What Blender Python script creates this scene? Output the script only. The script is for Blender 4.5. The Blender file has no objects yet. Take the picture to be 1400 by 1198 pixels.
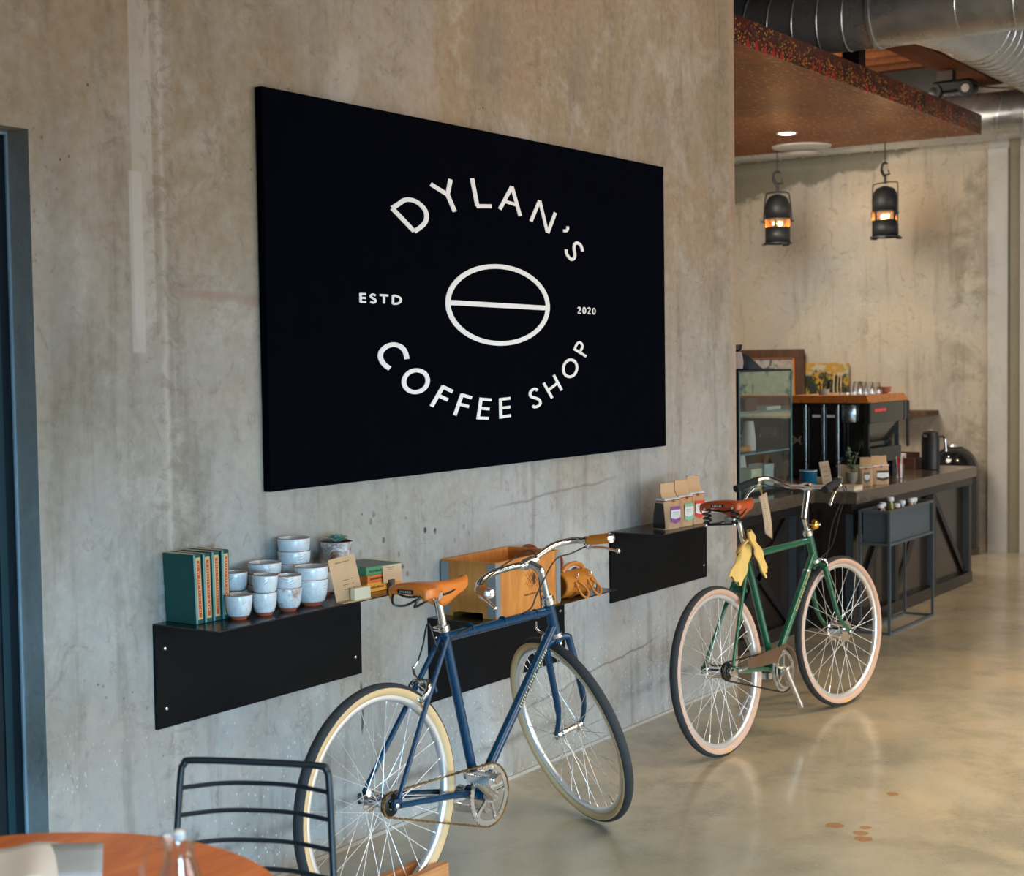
import bpy, bmesh, math, random
from math import sin, cos, pi, radians as rad
from mathutils import Vector, Matrix
random.seed(7)
SC = bpy.context.scene
COL = SC.collection

# ------------------------------------------------------------------ camera
cam_d = bpy.data.cameras.new('camera'); cam = bpy.data.objects.new('camera', cam_d); COL.objects.link(cam)
SC.camera = cam
YAW, PITCH, ROLL, FPX = rad(33.6913), rad(2.9607), rad(-0.80725), 2107.4
F_ = Vector((cos(YAW)*cos(PITCH), sin(YAW)*cos(PITCH), -sin(PITCH)))
R0 = Vector((sin(YAW), -cos(YAW), 0)); U0 = R0.cross(F_)
R_ = R0*cos(ROLL) + U0*sin(ROLL); U_ = U0*cos(ROLL) - R0*sin(ROLL)
cam.matrix_world = Matrix(((R_.x, U_.x, -F_.x, 0), (R_.y, U_.y, -F_.y, 0), (R_.z, U_.z, -F_.z, 1.6), (0, 0, 0, 1)))
cam_d.sensor_width = 36; cam_d.lens = FPX/1400*36
cam_d.dof.use_dof = True; cam_d.dof.focus_distance = 5.3; cam_d.dof.aperture_fstop = 5.0
cam_d.clip_start = .05

# ------------------------------------------------------------------ light and exposure
SC.view_settings.view_transform = 'Standard'; SC.view_settings.look = 'None'
SC.view_settings.gamma = 1; SC.view_settings.use_curve_mapping = False
SC.view_settings.exposure = 0.0
W = bpy.data.worlds.new('world'); SC.world = W; W.use_nodes = True
W.node_tree.nodes['Background'].inputs[0].default_value = (.62, .74, .9, 1)
W.node_tree.nodes['Background'].inputs[1].default_value = .5

def area(name, loc, target, sx, sy, power, col, spread=180):
    l = bpy.data.lights.new(name, 'AREA'); l.shape = 'RECTANGLE'; l.size = sx; l.size_y = sy
    l.energy = power; l.color = col; l.spread = rad(spread)
    o = bpy.data.objects.new(name, l); COL.objects.link(o); o.location = loc
    o.rotation_euler = (Vector(target)-Vector(loc)).to_track_quat('-Z', 'Y').to_euler(); return o
def spot(name, loc, target, power, col, angle=60, blend=.8, size=.06):
    l = bpy.data.lights.new(name, 'SPOT'); l.energy = power; l.color = col; l.spot_size = rad(angle)
    l.spot_blend = blend; l.shadow_soft_size = size
    o = bpy.data.objects.new(name, l); COL.objects.link(o); o.location = loc
    o.rotation_euler = (Vector(target)-Vector(loc)).to_track_quat('-Z', 'Y').to_euler(); return o
# daylight through the street windows behind the camera and along the right-hand side
area('daylight_front_window', (-1.2, -3.8, .95), (3.8, 3.2, -.6), 4.0, 1.2, 50, (.34, .70, 1.0), 40)
area('daylight_side_window', (6.3, -4.6, 1.9), (6.3, 2.2, .1), 8.5, 2.6, 215, (.98, .98, .95), 140)
area('overhead_fill_light', (5.4, -.5, 3.9), (5.4, -.3, 0), 6.5, 1.6, 165, (1.0, .84, .60), 110)  # added ceiling fill without a known fixture, brightens the floor
# warm downlights of the room, with added fills for the table and joists
spot('downlight_wall', (5.2, .9, 3.9), (5.4, 3.3, 2.7), 60, (1, .60, .36), 90, 1)
spot('table_fill_light', (1.4, 1.5, 2.7), (1.6, 1.95, .74), 50, (1, .82, .62), 50, .8)  # added fill, no lamp known here; brightens table and magazine
spot('downlight_floor', (7.2, .9, 3.9), (6.9, 1.2, 0), 400, (1, .70, .36), 62, 1)
spot('downlight_counter', (9.6, 2.0, 3.9), (10.2, 3.4, .9), 200, (1, .74, .48), 80, 1)
spot('downlight_back_wall', (9.9, 4.7, 3.1), (12.3, 4.5, 1.7), 360, (1, .90, .76), 120, 1, .7)
spot('joist_fill_light', (10.9, 4.9, 3.42), (11.2, 4.4, 4.3), 45, (1, .62, .32), 150, 1)  # added unseen fill that warms the joists above the panel

# ------------------------------------------------------------------ helpers
def S(r, g, b):
    f = lambda c: (c/255/12.92) if c/255 <= .04045 else ((c/255+.055)/1.055)**2.4
    return (f(r), f(g), f(b), 1)
class NT:
    def __init__(s, name):
        s.m = bpy.data.materials.new(name); s.m.use_nodes = True; s.t = s.m.node_tree
        s.b = s.t.nodes['Principled BSDF']
    def n(s, typ, **k):
        x = s.t.nodes.new(typ)
        for a, v in k.items(): setattr(x, a, v)
        return x
    def l(s, a, b): s.t.links.new(a, b)
    def put(s, sock, v):
        if isinstance(v, bpy.types.NodeSocket): s.l(v, sock)
        else: sock.default_value = v
    def math(s, op, a, b=0, c=None):
        x = s.n('ShaderNodeMath', operation=op); s.put(x.inputs[0], a); s.put(x.inputs[1], b)
        if c is not None: s.put(x.inputs[2], c)
        return x.outputs[0]
    def pos(s, kind='Object', scale=None, rot=None):
        c = s.n('ShaderNodeTexCoord'); v = c.outputs[kind]
        if scale or rot:
            m = s.n('ShaderNodeMapping'); s.l(v, m.inputs[0])
            if scale: m.inputs['Scale'].default_value = scale
            if rot: m.inputs['Rotation'].default_value = rot
            v = m.outputs[0]
        return v
    def sep(s, v):
        x = s.n('ShaderNodeSeparateXYZ'); s.l(v, x.inputs[0]); return x.outputs
    def noise(s, v, scale, detail=4, rough=.55, dist=0):
        x = s.n('ShaderNodeTexNoise'); s.l(v, x.inputs['Vector']); x.inputs['Scale'].default_value = scale
        x.inputs['Detail'].default_value = detail; x.inputs['Roughness'].default_value = rough
        x.inputs['Distortion'].default_value = dist; return x.outputs['Fac']
    def vor(s, v, scale, feature='F1'):
        x = s.n('ShaderNodeTexVoronoi', feature=feature); s.l(v, x.inputs['Vector'])
        x.inputs['Scale'].default_value = scale; return x.outputs[0]
    def mr(s, v, a, b, lo=0, hi=1):
        x = s.n('ShaderNodeMapRange'); s.put(x.inputs[0], v); x.inputs[1].default_value = a; x.inputs[2].default_value = b
        x.inputs[3].default_value = lo; x.inputs[4].default_value = hi; return x.outputs[0]
    def box(s, v, a, b, soft=.01):
        return s.math('MULTIPLY', s.mr(v, a-soft, a+soft), s.mr(v, b-soft, b+soft, 1, 0))
    def mix(s, fac, a, b, mode='MIX'):
        x = s.n('ShaderNodeMix', data_type='RGBA', blend_type=mode)
        s.put(x.inputs[0], fac); s.put(x.inputs[6], a); s.put(x.inputs[7], b); return x.outputs[2]
    def ramp(s, fac, stops):
        x = s.n('ShaderNodeValToRGB'); s.l(fac, x.inputs[0]); e = x.color_ramp.elements
        while len(e) < len(stops): e.new(.5)
        for q, (p, c) in zip(e, stops): q.position = p; q.color = c
        return x.outputs[0]
    def bump(s, h, strength=.2, dist=.01):
        x = s.n('ShaderNodeBump'); s.l(h, x.inputs['Height']); x.inputs['Strength'].default_value = strength
        x.inputs['Distance'].default_value = dist; s.l(x.outputs[0], s.b.inputs['Normal'])
    def set(s, **k):
        for a, v in k.items():
            key = {'col': 'Base Color', 'rough': 'Roughness', 'metal': 'Metallic', 'spec': 'Specular IOR Level', 'trans': 'Transmission Weight',
                   'ior': 'IOR', 'coat': 'Coat Weight', 'ecol': 'Emission Color', 'emit': 'Emission Strength', 'sheen': 'Sheen Weight', 'alpha': 'Alpha'}[a]
            s.put(s.b.inputs[key], v)
        return s.m
def mat(name, col, rough=.5, metal=0, vary=.12, scale=12, bump=0, bscale=80, **k):
    t = NT(name); v = t.pos()
    n = t.noise(v, scale, 3)
    c2 = tuple(max(0, c*(1-vary)) for c in col[:3])+(1,); c3 = tuple(min(1, c*(1+vary)) for c in col[:3])+(1,)
    t.set(col=t.mix(n, c2, c3), rough=t.mr(n, .3, .7, max(0, rough-.05), min(1, rough+.05)), metal=metal, **k)
    if bump: t.bump(t.noise(v, bscale, 3), bump, .004)
    return t.m
def glassmat(name, col=(.95, 1, .98, 1), alpha=.12, rough=.02, k=.55):
    t = NT(name); g = t.n('ShaderNodeBsdfGlossy'); g.inputs['Roughness'].default_value = rough
    tr = t.n('ShaderNodeBsdfTransparent'); tr.inputs[0].default_value = col
    fr = t.n('ShaderNodeFresnel'); fr.inputs[0].default_value = 1.5
    mx = t.n('ShaderNodeMixShader'); t.l(t.math('MULTIPLY_ADD', fr.outputs[0], k, alpha), mx.inputs[0]); t.l(tr.outputs[0], mx.inputs[1]); t.l(g.outputs[0], mx.inputs[2])
    t.l(mx.outputs[0], t.t.nodes['Material Output'].inputs[0]); return t.m

def tag(o, label=None, cat=None, group=None, kind=None):
    if label: o['label'] = label
    if cat: o['category'] = cat
    if group: o['group'] = group
    if kind: o['kind'] = kind
    return o
def thing(name, label, cat, loc=(0, 0, 0), rotz=0, group=None):
    o = bpy.data.objects.new(name, None); COL.objects.link(o); o.empty_display_size = .1
    o.location = loc; o.rotation_euler = (0, 0, rotz)
    return tag(o, label, cat, group)
def copy_tree(o, parent=None):
    c = o.copy(); COL.objects.link(c)
    if parent: c.parent = parent
    for ch in o.children: copy_tree(ch, c)
    return c

class MB:
    """collects shapes into one mesh"""
    def __init__(s, T=None): s.v = []; s.f = []; s.fm = []; s.mi = 0; s.T = T
    def add(s, vs, fs):
        k = len(s.v)
        s.v += [(s.T @ Vector(p)) if s.T is not None else Vector(p) for p in vs]
        s.f += [tuple(i+k for i in f) for f in fs]; s.fm += [s.mi]*len(fs); return s
    def box(s, c, d, rot=None):
        c = Vector(c); h = [x/2 for x in d]
        P = [Vector((sx*h[0], sy*h[1], sz*h[2])) for sz in (-1, 1) for sy in (-1, 1) for sx in (-1, 1)]
        if rot is not None: P = [rot @ p for p in P]
        return s.add([c+p for p in P], [(0, 2, 3, 1), (4, 5, 7, 6), (0, 1, 5, 4), (2, 6, 7, 3), (0, 4, 6, 2), (1, 3, 7, 5)])
    def bx(s, x0, x1, y0, y1, z0, z1): return s.box(((x0+x1)/2, (y0+y1)/2, (z0+z1)/2), (x1-x0, y1-y0, z1-z0))
    def tube(s, pts, r, n=10, closed=False, caps=True, flat=1):
        pts = [Vector(p) for p in pts]; m = len(pts)
        rs = r if isinstance(r, (list, tuple)) else [r]*m
        T = []
        for i in range(m):
            a = pts[(i-1) % m] if (closed or i) else pts[0]; b = pts[(i+1) % m] if (closed or i < m-1) else pts[-1]
            d = b-a; T.append(d.normalized() if d.length > 1e-9 else Vector((0, 0, 1)))
        u = T[0].orthogonal().normalized()
        if flat != 1:
            u = (Vector((0, 0, 1))-T[0]*T[0].z); u = u.normalized() if u.length > .1 else T[0].orthogonal().normalized()
        vs = []
        for i in range(m):
            u = (u-T[i]*u.dot(T[i])); u = u.normalized() if u.length > 1e-6 else T[i].orthogonal().normalized()
            w = T[i].cross(u)
            for k in range(n):
                a = 2*pi*k/n; vs.append(pts[i]+(u*cos(a)*flat+w*sin(a))*rs[i])
        fs = []
        for i in range(m if closed else m-1):
            j = (i+1) % m
            for k in range(n): fs.append((i*n+k, i*n+(k+1) % n, j*n+(k+1) % n, j*n+k))
        if caps and not closed: fs += [tuple(range(n-1, -1, -1)), tuple((m-1)*n+k for k in range(n))]
        return s.add(vs, fs)
    def rod(s, a, b, r, n=10): return s.tube([a, b], r, n)
    def lathe(s, prof, seg=32, c=(0, 0, 0), axis='z', mats=None, closed=False):
        c = Vector(c); vs = []; m = len(prof)
        for (r, h) in prof:
            for k in range(seg):
                a = 2*pi*k/seg; x, y = r*cos(a), r*sin(a)
                vs.append(c+(Vector((x, y, h)) if axis == 'z' else Vector((x, h, y)) if axis == 'y' else Vector((h, x, y))))
        for i in range(m if closed else m-1):
            j = (i+1) % m; fs = []
            for k in range(seg):
                q = (i*seg+k, i*seg+(k+1) % seg, j*seg+(k+1) % seg, j*seg+k)
                fs.append(q if axis != 'y' else q[::-1])
            base = len(s.v)
            if i == 0: s.add(vs, []); b0 = base
            s.f += [tuple(x+b0 for x in q) for q in fs]; s.fm += [mats[i] if mats else s.mi]*len(fs)
        if not closed:
            for idx, rev in ((0, True), (m-1, False)):
                if prof[idx][0] > 1e-5:
                    q = tuple(b0+idx*seg+k for k in range(seg)); s.f.append(q[::-1] if rev else q)
                    s.fm.append(mats[0 if idx == 0 else -1] if mats else s.mi)
        return s
    def prism(s, poly, h, M=None):
        """polygon in xy extruded 0..h along z, placed by M"""
        n = len(poly); P = [Vector((x, y, 0)) for x, y in poly]+[Vector((x, y, h)) for x, y in poly]
        if M is not None: P = [M @ p for p in P]
        return s.add(P, [tuple(range(n-1, -1, -1)), tuple(range(n, 2*n))]+[(i, (i+1) % n, n+(i+1) % n, n+i) for i in range(n)])
    def grid(s, fn, nu, nv, closed_u=False):
        vs = [fn(i/(nu-1 if not closed_u else nu), j/(nv-1)) for j in range(nv) for i in range(nu)]
        fs = []
        for j in range(nv-1):
            for i in range(nu if closed_u else nu-1):
                i2 = (i+1) % nu; fs.append((j*nu+i, j*nu+i2, (j+1)*nu+i2, (j+1)*nu+i))
        return s.add(vs, fs)
    def sphere(s, c, r, n=16, sz=1, m=None):
        m = m or n//2
        pr = [(r*sin(pi*i/m) if 0 < i < m else 0, -r*cos(pi*i/m)*sz) for i in range(m+1)]
        return s.lathe(pr, n, c)
    def build(s, name, mats, parent=None, label=None, bevel=0, solid=0, smooth=True, loc=None, subd=0, ang=38):
        me = bpy.data.meshes.new(name); me.from_pydata([tuple(p) for p in s.v], [], s.f); me.update()
        mats = mats if isinstance(mats, (list, tuple)) else [mats]
        for m in mats: me.materials.append(m)
        for p, k in zip(me.polygons, s.fm): p.material_index = min(k, len(mats)-1)
        bm = bmesh.new(); bm.from_mesh(me); bmesh.ops.remove_doubles(bm, verts=bm.verts, dist=1e-6)
        bmesh.ops.recalc_face_normals(bm, faces=bm.faces) if not solid else None
        bm.to_mesh(me); bm.free()
        if smooth:
            for p in me.polygons: p.use_smooth = True
            if not subd: me.set_sharp_from_angle(angle=rad(ang))
        o = bpy.data.objects.new(name, me); COL.objects.link(o)
        if parent: o.parent = parent
        if loc: o.location = loc
        if label: o['label'] = label
        if solid: q = o.modifiers.new('thick', 'SOLIDIFY'); q.thickness = solid; q.offset = 0
        if subd: q = o.modifiers.new('sub', 'SUBSURF'); q.levels = q.render_levels = subd
        if bevel: q = o.modifiers.new('bevel', 'BEVEL'); q.width = bevel; q.segments = 2; q.limit_method = 'ANGLE'; q.angle_limit = rad(40)
        return o
def cr(L, n=6, closed=False):
    L = [Vector(p) for p in L]; out = []; m = len(L)
    for i in range(m if closed else m-1):
        g = (lambda k: L[k % m]) if closed else (lambda k: L[min(max(k, 0), m-1)])
        p0, p1, p2, p3 = g(i-1), g(i), g(i+1), g(i+2)
        for k in range(n):
            t = k/n; out.append(.5*((2*p1)+(p2-p0)*t+(2*p0-5*p1+4*p2-p3)*t*t+(3*p1-p0-3*p2+p3)*t**3))
    if not closed: out.append(L[-1])
    return out
def struct(name, mb, m, parent=None, **k):
    o = mb.build(name, m, parent, **k)
    if not parent: o['kind'] = 'structure'
    return o
def Mx(loc, rx=0, ry=0, rz=0): return Matrix.Translation(loc) @ Matrix.Rotation(rz, 4, 'Z') @ Matrix.Rotation(ry, 4, 'Y') @ Matrix.Rotation(rx, 4, 'X')

# ------------------------------------------------------------------ materials
CHROME = mat('chrome', (.80, .80, .81, 1), .16, 1, .05)
ALU = mat('brushed_aluminium', (.72, .73, .74, 1), .30, 1, .08, 30)
ALUM = mat('satin_rim_aluminium', (.80, .80, .80, 1), .34, .75, .05, 30)
SPOKE = mat('spoke_steel', (.86, .86, .85, 1), .3, .55, .03)
BLACKM = mat('black_metal', (.010, .011, .014, 1), .38, 0, .2, 6)
PLATEM = mat('shelf_drop_plate', (.0035, .0045, .006, 1), .5, 0, .3, 3, spec=.12)
SHELFM = mat('shelf_black_steel', (.006, .0065, .009, 1), .22, 0, .3, 3)
BLACKP = mat('black_plastic', (.012, .013, .016, 1), .45)
RUBBER = mat('tyre_rubber', (.026, .030, .034, 1), .7, 0, .2, 60, .8, 330)
CABLE = mat('cable_black', (.01, .01, .012, 1), .35)
WHITE = mat('white_paper', S(235, 236, 238), .8, 0, .03)
KRAFT = mat('kraft_paper', S(196, 160, 122), .85, 0, .10, 20, .2, 90)
KRAFTL = mat('light_kraft_card', S(205, 180, 150), .85, 0, .05, 25)
INK = mat('dark_ink', (.03, .028, .026, 1), .8)
GOLD = mat('gold_brass', (.82, .48, .10, 1), .2, 1, .05)
GREYP = mat('grey_powder_coat', S(78, 88, 96), .45, 0, .06, 20)
def woodmat(name, c1, c2, scale=(1, 12, 12), rough=.45, nsc=3.0, rot=None, coat=0):
    t = NT(name); v = t.pos('Object', scale, rot)
    n = t.noise(v, nsc, 6, .6, 1.2); n2 = t.noise(t.pos(), 3, 3)
    c = t.mix(t.mr(n, .3, .7), c1, c2); c = t.mix(t.mr(n2, .35, .7, 0, .35), c, tuple(x*.6 for x in c1[:3])+(1,))
    t.set(col=c, rough=rough, coat=coat); t.bump(n, .08, .003); return t.m
CRATEW = woodmat('crate_birch_wood', S(186, 112, 44), S(222, 150, 72), (6, 6, 1.5), .5)
TABLEW = woodmat('table_wood', S(196, 100, 40), S(238, 146, 72), (1.2, 9, 1), .4, 2.5, (0, 0, rad(55)), .1)
BLOCKW = woodmat('block_wood', S(176, 112, 62), S(214, 150, 96), (1, 14, 14), .5)
DARKW = woodmat('dark_wood', S(58, 38, 26), S(96, 64, 42), (8, 8, 1), .6)
BEAMW = woodmat('beam_wood', S(104, 62, 36), S(146, 92, 54), (1, 14, 14), .7)
# ------------------------------------------------------------------ the setting
WY = 3.236
def concrete(name, kind):
    t = NT(name); v = t.pos(); x, y, z = t.sep(v)
    big = t.noise(v, .9, 5, .6, .3); mid = t.noise(v, 3.2, 6, .62, .6); fine = t.noise(v, 26, 5, .7)
    streak = t.noise(t.pos('Object', (5, 5, .55)), 2.2, 6, .6, .4)
    if kind == 'left':
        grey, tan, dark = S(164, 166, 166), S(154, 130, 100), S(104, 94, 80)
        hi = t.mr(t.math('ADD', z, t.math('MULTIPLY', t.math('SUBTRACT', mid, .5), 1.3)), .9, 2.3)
        c = t.mix(hi, grey, tan)  # tan towards the top: part own stain, part warmer dimmer light painted in
        c = t.mix(t.mr(big, .40, .62), c, t.mix(.6, c, S(138, 128, 106)))
        c = t.mix(t.mr(t.noise(t.pos('Object', (1, 1, .6)), 1.7, 5, .6, .6), .5, .66, 0, .5), c, S(178, 168, 160))
    else:
        grey, tan, dark = S(168, 164, 154), S(192, 174, 148), S(126, 116, 104)
        c = t.mix(t.mr(big, .35, .65), grey, tan)
    c = t.mix(t.mr(streak, .52, .72, 0, .60), c, dark)
    c = t.mix(t.mr(mid, .54, .70, 0, .40), c, S(188, 182, 174))
    c = t.mix(t.mr(t.noise(v, 7, 8, .75, 1.5), .56, .66, 0, .55), c, S(118, 104, 90))
    c = t.mix(t.mr(t.noise(v, 2.2, 8, .75, .3), .54, .66, 0, .38), c, S(200, 197, 190))
    c = t.mix(t.mr(fine, .35, .7, 0, .22), c, S(205, 200, 194))
    # pits and specks
    vd = t.vor(v, 34); pm = t.math('MULTIPLY', t.mr(t.noise(v, 2.6, 3, .6), .56, .64), t.mr(t.noise(v, 9, 2), .45, .6))
    pit = t.math('MULTIPLY', t.mr(vd, .10, .17, 1, 0), pm)
    c = t.mix(t.math('MULTIPLY', pit, .75), c, S(84, 68, 56))
    if kind == 'left':
        wx = t.math('ADD', x, t.math('MULTIPLY', t.math('SUBTRACT', t.noise(v, 9, 4), .5), .035))
        wz = t.math('ADD', z, t.math('MULTIPLY', t.math('SUBTRACT', t.noise(v, 6, 4), .5), .05))
        # formwork seams: pale strip, white ridge line, panel joint
        s1 = t.math('MULTIPLY', t.box(x, 2.984, 3.062, .003), t.mr(z, 1.66, 1.70))
        c = t.mix(t.math('MULTIPLY', s1, .45), c, S(200, 190, 180))
        s1b = t.math('MULTIPLY', t.box(x, 2.972, 3.02, .003), t.box(z, 1.63, 2.13, .004))
        c = t.mix(t.math('MULTIPLY', s1b, .35), c, S(212, 205, 200))
        s2 = t.box(wx, 3.088, 3.104, .008); c = t.mix(t.math('MULTIPLY', s2, .5), c, S(196, 188, 178))
        e2 = t.math('MULTIPLY', t.box(wx, 3.03, 3.16, .02), t.mr(t.noise(v, 11, 6, .7, 2), .5, .62))
        c = t.mix(t.math('MULTIPLY', e2, .42), c, S(122, 104, 88))
        ln = t.math('ADD', wz, t.math('MULTIPLY', x, .07))
        s3 = t.math('MULTIPLY', t.box(ln, 2.010, 2.034, .006), t.box(x, 3.1, 3.75, .1))
        c = t.mix(t.math('MULTIPLY', s3, .5), c, S(150, 120, 106))
        # low horizontal pour line and crack
        l2 = t.box(wz, .135, .165, .012); c = t.mix(t.math('MULTIPLY', l2, t.mr(mid, .4, .6, 0, .6)), c, S(98, 92, 86))
        l3 = t.math('SUBTRACT', wz, t.math('MULTIPLY', x, .1)); s4 = t.math('MULTIPLY', t.box(l3, -.248, -.240, .003), t.box(x, 4.9, 5.95, .08))
        c = t.mix(t.math('MULTIPLY', s4, .65), c, S(92, 84, 78))
        l5 = t.math('SUBTRACT', wz, t.math('MULTIPLY', x, .06)); s5 = t.math('MULTIPLY', t.box(l5, .752, .760, .004), t.box(x, 4.75, 5.6, .1))
        c = t.mix(t.math('MULTIPLY', s5, .6), c, S(110, 100, 90))
        # cluster of bigger pits below the sign
        cl = t.math('MULTIPLY', t.box(x, 4.0, 4.5, .16), t.box(z, .86, 1.14, .07)); vp = t.vor(t.pos('Object', (1, 1, .8)), 22)
        c = t.mix(t.math('MULTIPLY', t.math('MULTIPLY', cl, t.mr(vp, .16, .24, 1, 0)), t.mr(t.noise(v, 8, 2), .45, .55)), c, S(74, 60, 48))
        # pale paint spatter near the floor
        sp = t.math('MULTIPLY', t.mr(t.vor(t.pos('Object', (1.4, 1.4, 1)), 38), .12, .18, 1, 0), t.math('MULTIPLY', t.mr(z, .2, .75, 1, 0), t.mr(t.noise(v, 5, 3), .40, .52)))
        c = t.mix(t.math('MULTIPLY', sp, .9), c, S(224, 224, 222))
        st = t.math('MULTIPLY', t.box(wx, 2.70, 2.76, .05), t.box(z, 1.3, 2.25, .2)); c = t.mix(t.math('MULTIPLY', st, .4), c, S(96, 92, 82))
        # grey trowel smudges high up
        for a, b, p, q, k in ((4.62, 4.86, 2.62, 2.86, .45), (6.0, 6.14, 2.45, 2.75, .45), (3.55, 3.75, 2.5, 2.8, .25), (5.35, 5.45, 2.6, 2.95, .35), (4.2, 4.35, 2.6, 3.0, .3)):
            c = t.mix(t.math('MULTIPLY', t.math('MULTIPLY', t.box(wx, a, b, .07), t.box(wz, p, q, .1)), k), c, S(128, 120, 112))
        ck = t.math('MULTIPLY', t.box(wx, 3.925, 3.937, .003), t.box(z, .365, .53, .015)); c = t.mix(t.math('MULTIPLY', ck, .85), c, S(52, 46, 42))
        e = t.box(x, 6.76, 6.84, .02); c = t.mix(t.math('MULTIPLY', e, .35), c, S(196, 160, 136))
        rv = t.math('MULTIPLY', t.mr(x, 2.636, 2.638, 1, 0), t.mr(z, 2.20, 2.206, 1, 0)); c = t.mix(t.math('MULTIPLY', rv, .6), c, S(150, 160, 164))
    else:
        # grey-green patch at the top left, pale pilaster with a darker recess
        wz = t.math('ADD', z, t.math('MULTIPLY', t.math('SUBTRACT', t.noise(v, 3.5, 5), .5), .35)); ly = t.math('SUBTRACT', wz, t.math('MULTIPLY', t.math('SUBTRACT', 5.9, y), .22))
        g = t.mr(ly, 2.86, 2.90); c = t.mix(t.math('MULTIPLY', g, t.mr(y, 4.1, 4.3, 0, .8)), c, S(98, 98, 82))
        c = t.mix(t.math('MULTIPLY', t.box(y, 3.50, 3.655, .006), .55), c, S(196, 200, 204))
        c = t.mix(t.math('MULTIPLY', t.box(y, 3.405, 3.50, .006), .75), c, S(122, 118, 96))
        c = t.mix(t.math('MULTIPLY', t.mr(y, 3.40, 3.41, 1, 0), .6), c, S(200, 203, 206))
        dk = t.math('MULTIPLY', t.box(y, 3.66, 4.0, .10), t.mr(mid, .45, .6, 0, .55)); c = t.mix(dk, c, S(112, 108, 94))
    h = t.math('ADD', t.math('MULTIPLY', mid, .5), t.math('ADD', t.math('MULTIPLY', fine, .35), t.math('MULTIPLY', pit, -.5)))
    t.set(col=c, rough=t.mr(mid, .3, .7, .62, .8), spec=.3); t.bump(h, .55, .012)
    return t.m
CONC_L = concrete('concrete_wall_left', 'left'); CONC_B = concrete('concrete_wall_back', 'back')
def floormat():
    t = NT('polished_concrete_floor'); v = t.pos(); x, y, z = t.sep(v)
    n1 = t.noise(v, .7, 5, .6, .6); n2 = t.noise(v, 3, 7, .65, .3); n3 = t.noise(v, 60, 4, .7)
    c = t.mix(t.mr(n1, .35, .65), S(158, 154, 138), S(190, 172, 142)); c = t.mix(t.mr(n2, .44, .62, 0, .7), c, S(130, 126, 110)); c = t.mix(t.mr(t.noise(v, 1.3, 6, .65, .3), .50, .66, 0, .45), c, S(196, 186, 164))
    c = t.mix(t.mr(n3, .4, .75, 0, .15), c, S(215, 206, 190))
    near = t.mr(t.math('ADD', x, t.math('MULTIPLY', n2, .8)), 4.0, 5.6, .55, 0); c = t.mix(near, c, S(160, 160, 150))
    for a, b, r in ((4.89, 1.965, .028), (4.855, 1.86, .022), (4.92, 1.87, .018), (4.80, 1.83, .026), (5.35, 1.93, .02)):
        dx = t.math('SUBTRACT', x, a); dy = t.math('SUBTRACT', y, b)
        d = t.math('SQRT', t.math('ADD', t.math('MULTIPLY', dx, dx), t.math('MULTIPLY', dy, dy)))
        d = t.math('ADD', d, t.math('MULTIPLY', t.math('SUBTRACT', t.noise(v, 25, 3), .5), .03))
        c = t.mix(t.mr(d, r, r+.006, .8, 0), c, S(160, 108, 48))
    wn = t.n('ShaderNodeTexWave'); t.l(v, wn.inputs[0]); wn.inputs['Scale'].default_value = .4; wn.inputs['Distortion'].default_value = 22; wn.inputs['Detail'].default_value = 4
    t.set(col=c, rough=t.mr(n2, .3, .7, .16, .30), spec=.5, coat=.25); t.b.inputs['Coat Roughness'].default_value = .12
    t.bump(n2, .05, .004); return t.m
struct('floor', MB().bx(-2.6, 12.8, -5, 7, -.12, 0), floormat(), smooth=False)
w = MB()
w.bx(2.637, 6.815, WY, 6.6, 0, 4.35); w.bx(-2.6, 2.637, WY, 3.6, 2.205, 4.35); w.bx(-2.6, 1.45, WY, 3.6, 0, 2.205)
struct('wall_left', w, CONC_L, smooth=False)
w = MB(); w.bx(12.35, 12.7, -5, 6.9, 0, 4.35); struct('wall_back', w, CONC_B, smooth=False)
struct('trim_1', MB().bx(12.325, 12.35, 3.50, 3.655, 0, 3.2).bx(12.325, 12.35, 1.6, 3.405, 0, 3.2), CONC_B, smooth=False)
PLASTER = mat('kitchen_plaster', S(176, 164, 148), .8, 0, .08, 2)
struct('wall_kitchen', MB().bx(6.815, 12.35, 6.6, 6.9, 0, 4.35), PLASTER, smooth=False)
# street side walls with window openings
w = MB(); w.bx(-2.6, 12.35, -5.2, -5, 0, .4); w.bx(-2.6, 12.35, -5.2, -5, 3.6, 4.35)
for xx in (-2.6, .2, 5.4, 10.4, 12.15): w.bx(xx, xx+.2, -5.2, -5, .4, 3.6)
struct('wall_right', w, PLASTER, smooth=False)
w = MB(); w.bx(-2.8, -2.6, -5, 3.3, 0, .3); w.bx(-2.8, -2.6, -5, 3.3, 3.7, 4.35)
for yy in (-5, -2.4, .2, 2.9): w.bx(-2.8, -2.6, yy, yy+.25, .3, 3.7)
struct('wall_front', w, PLASTER, smooth=False)
DECK = woodmat('ceiling_deck_wood', S(52, 33, 22), S(80, 50, 32), (1, 12, 1), .8)
ceil = struct('ceiling', MB().bx(-2.8, 12.8, -5.2, 7, 4.06, 4.5), DECK, smooth=False)
for i in range(9):
    struct('trim_%d' % (i+3), MB().bx(9.80+i*.29, 9.89+i*.29, -1, 6.6, 3.87, 4.06), BEAMW, smooth=False)
for i, y0 in enumerate((3.56, 1.4)): struct('trim_%d' % (i+12), MB().bx(9.72, 12.35, y0, y0+.24, 3.70, 4.06), BEAMW, smooth=False)
struct('trim_14', MB().bx(12.22, 12.35, 3.81, 6.6, 3.58, 3.87), BLACKM, smooth=False)  # added black strip that keeps the wall above the duct dark
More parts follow.
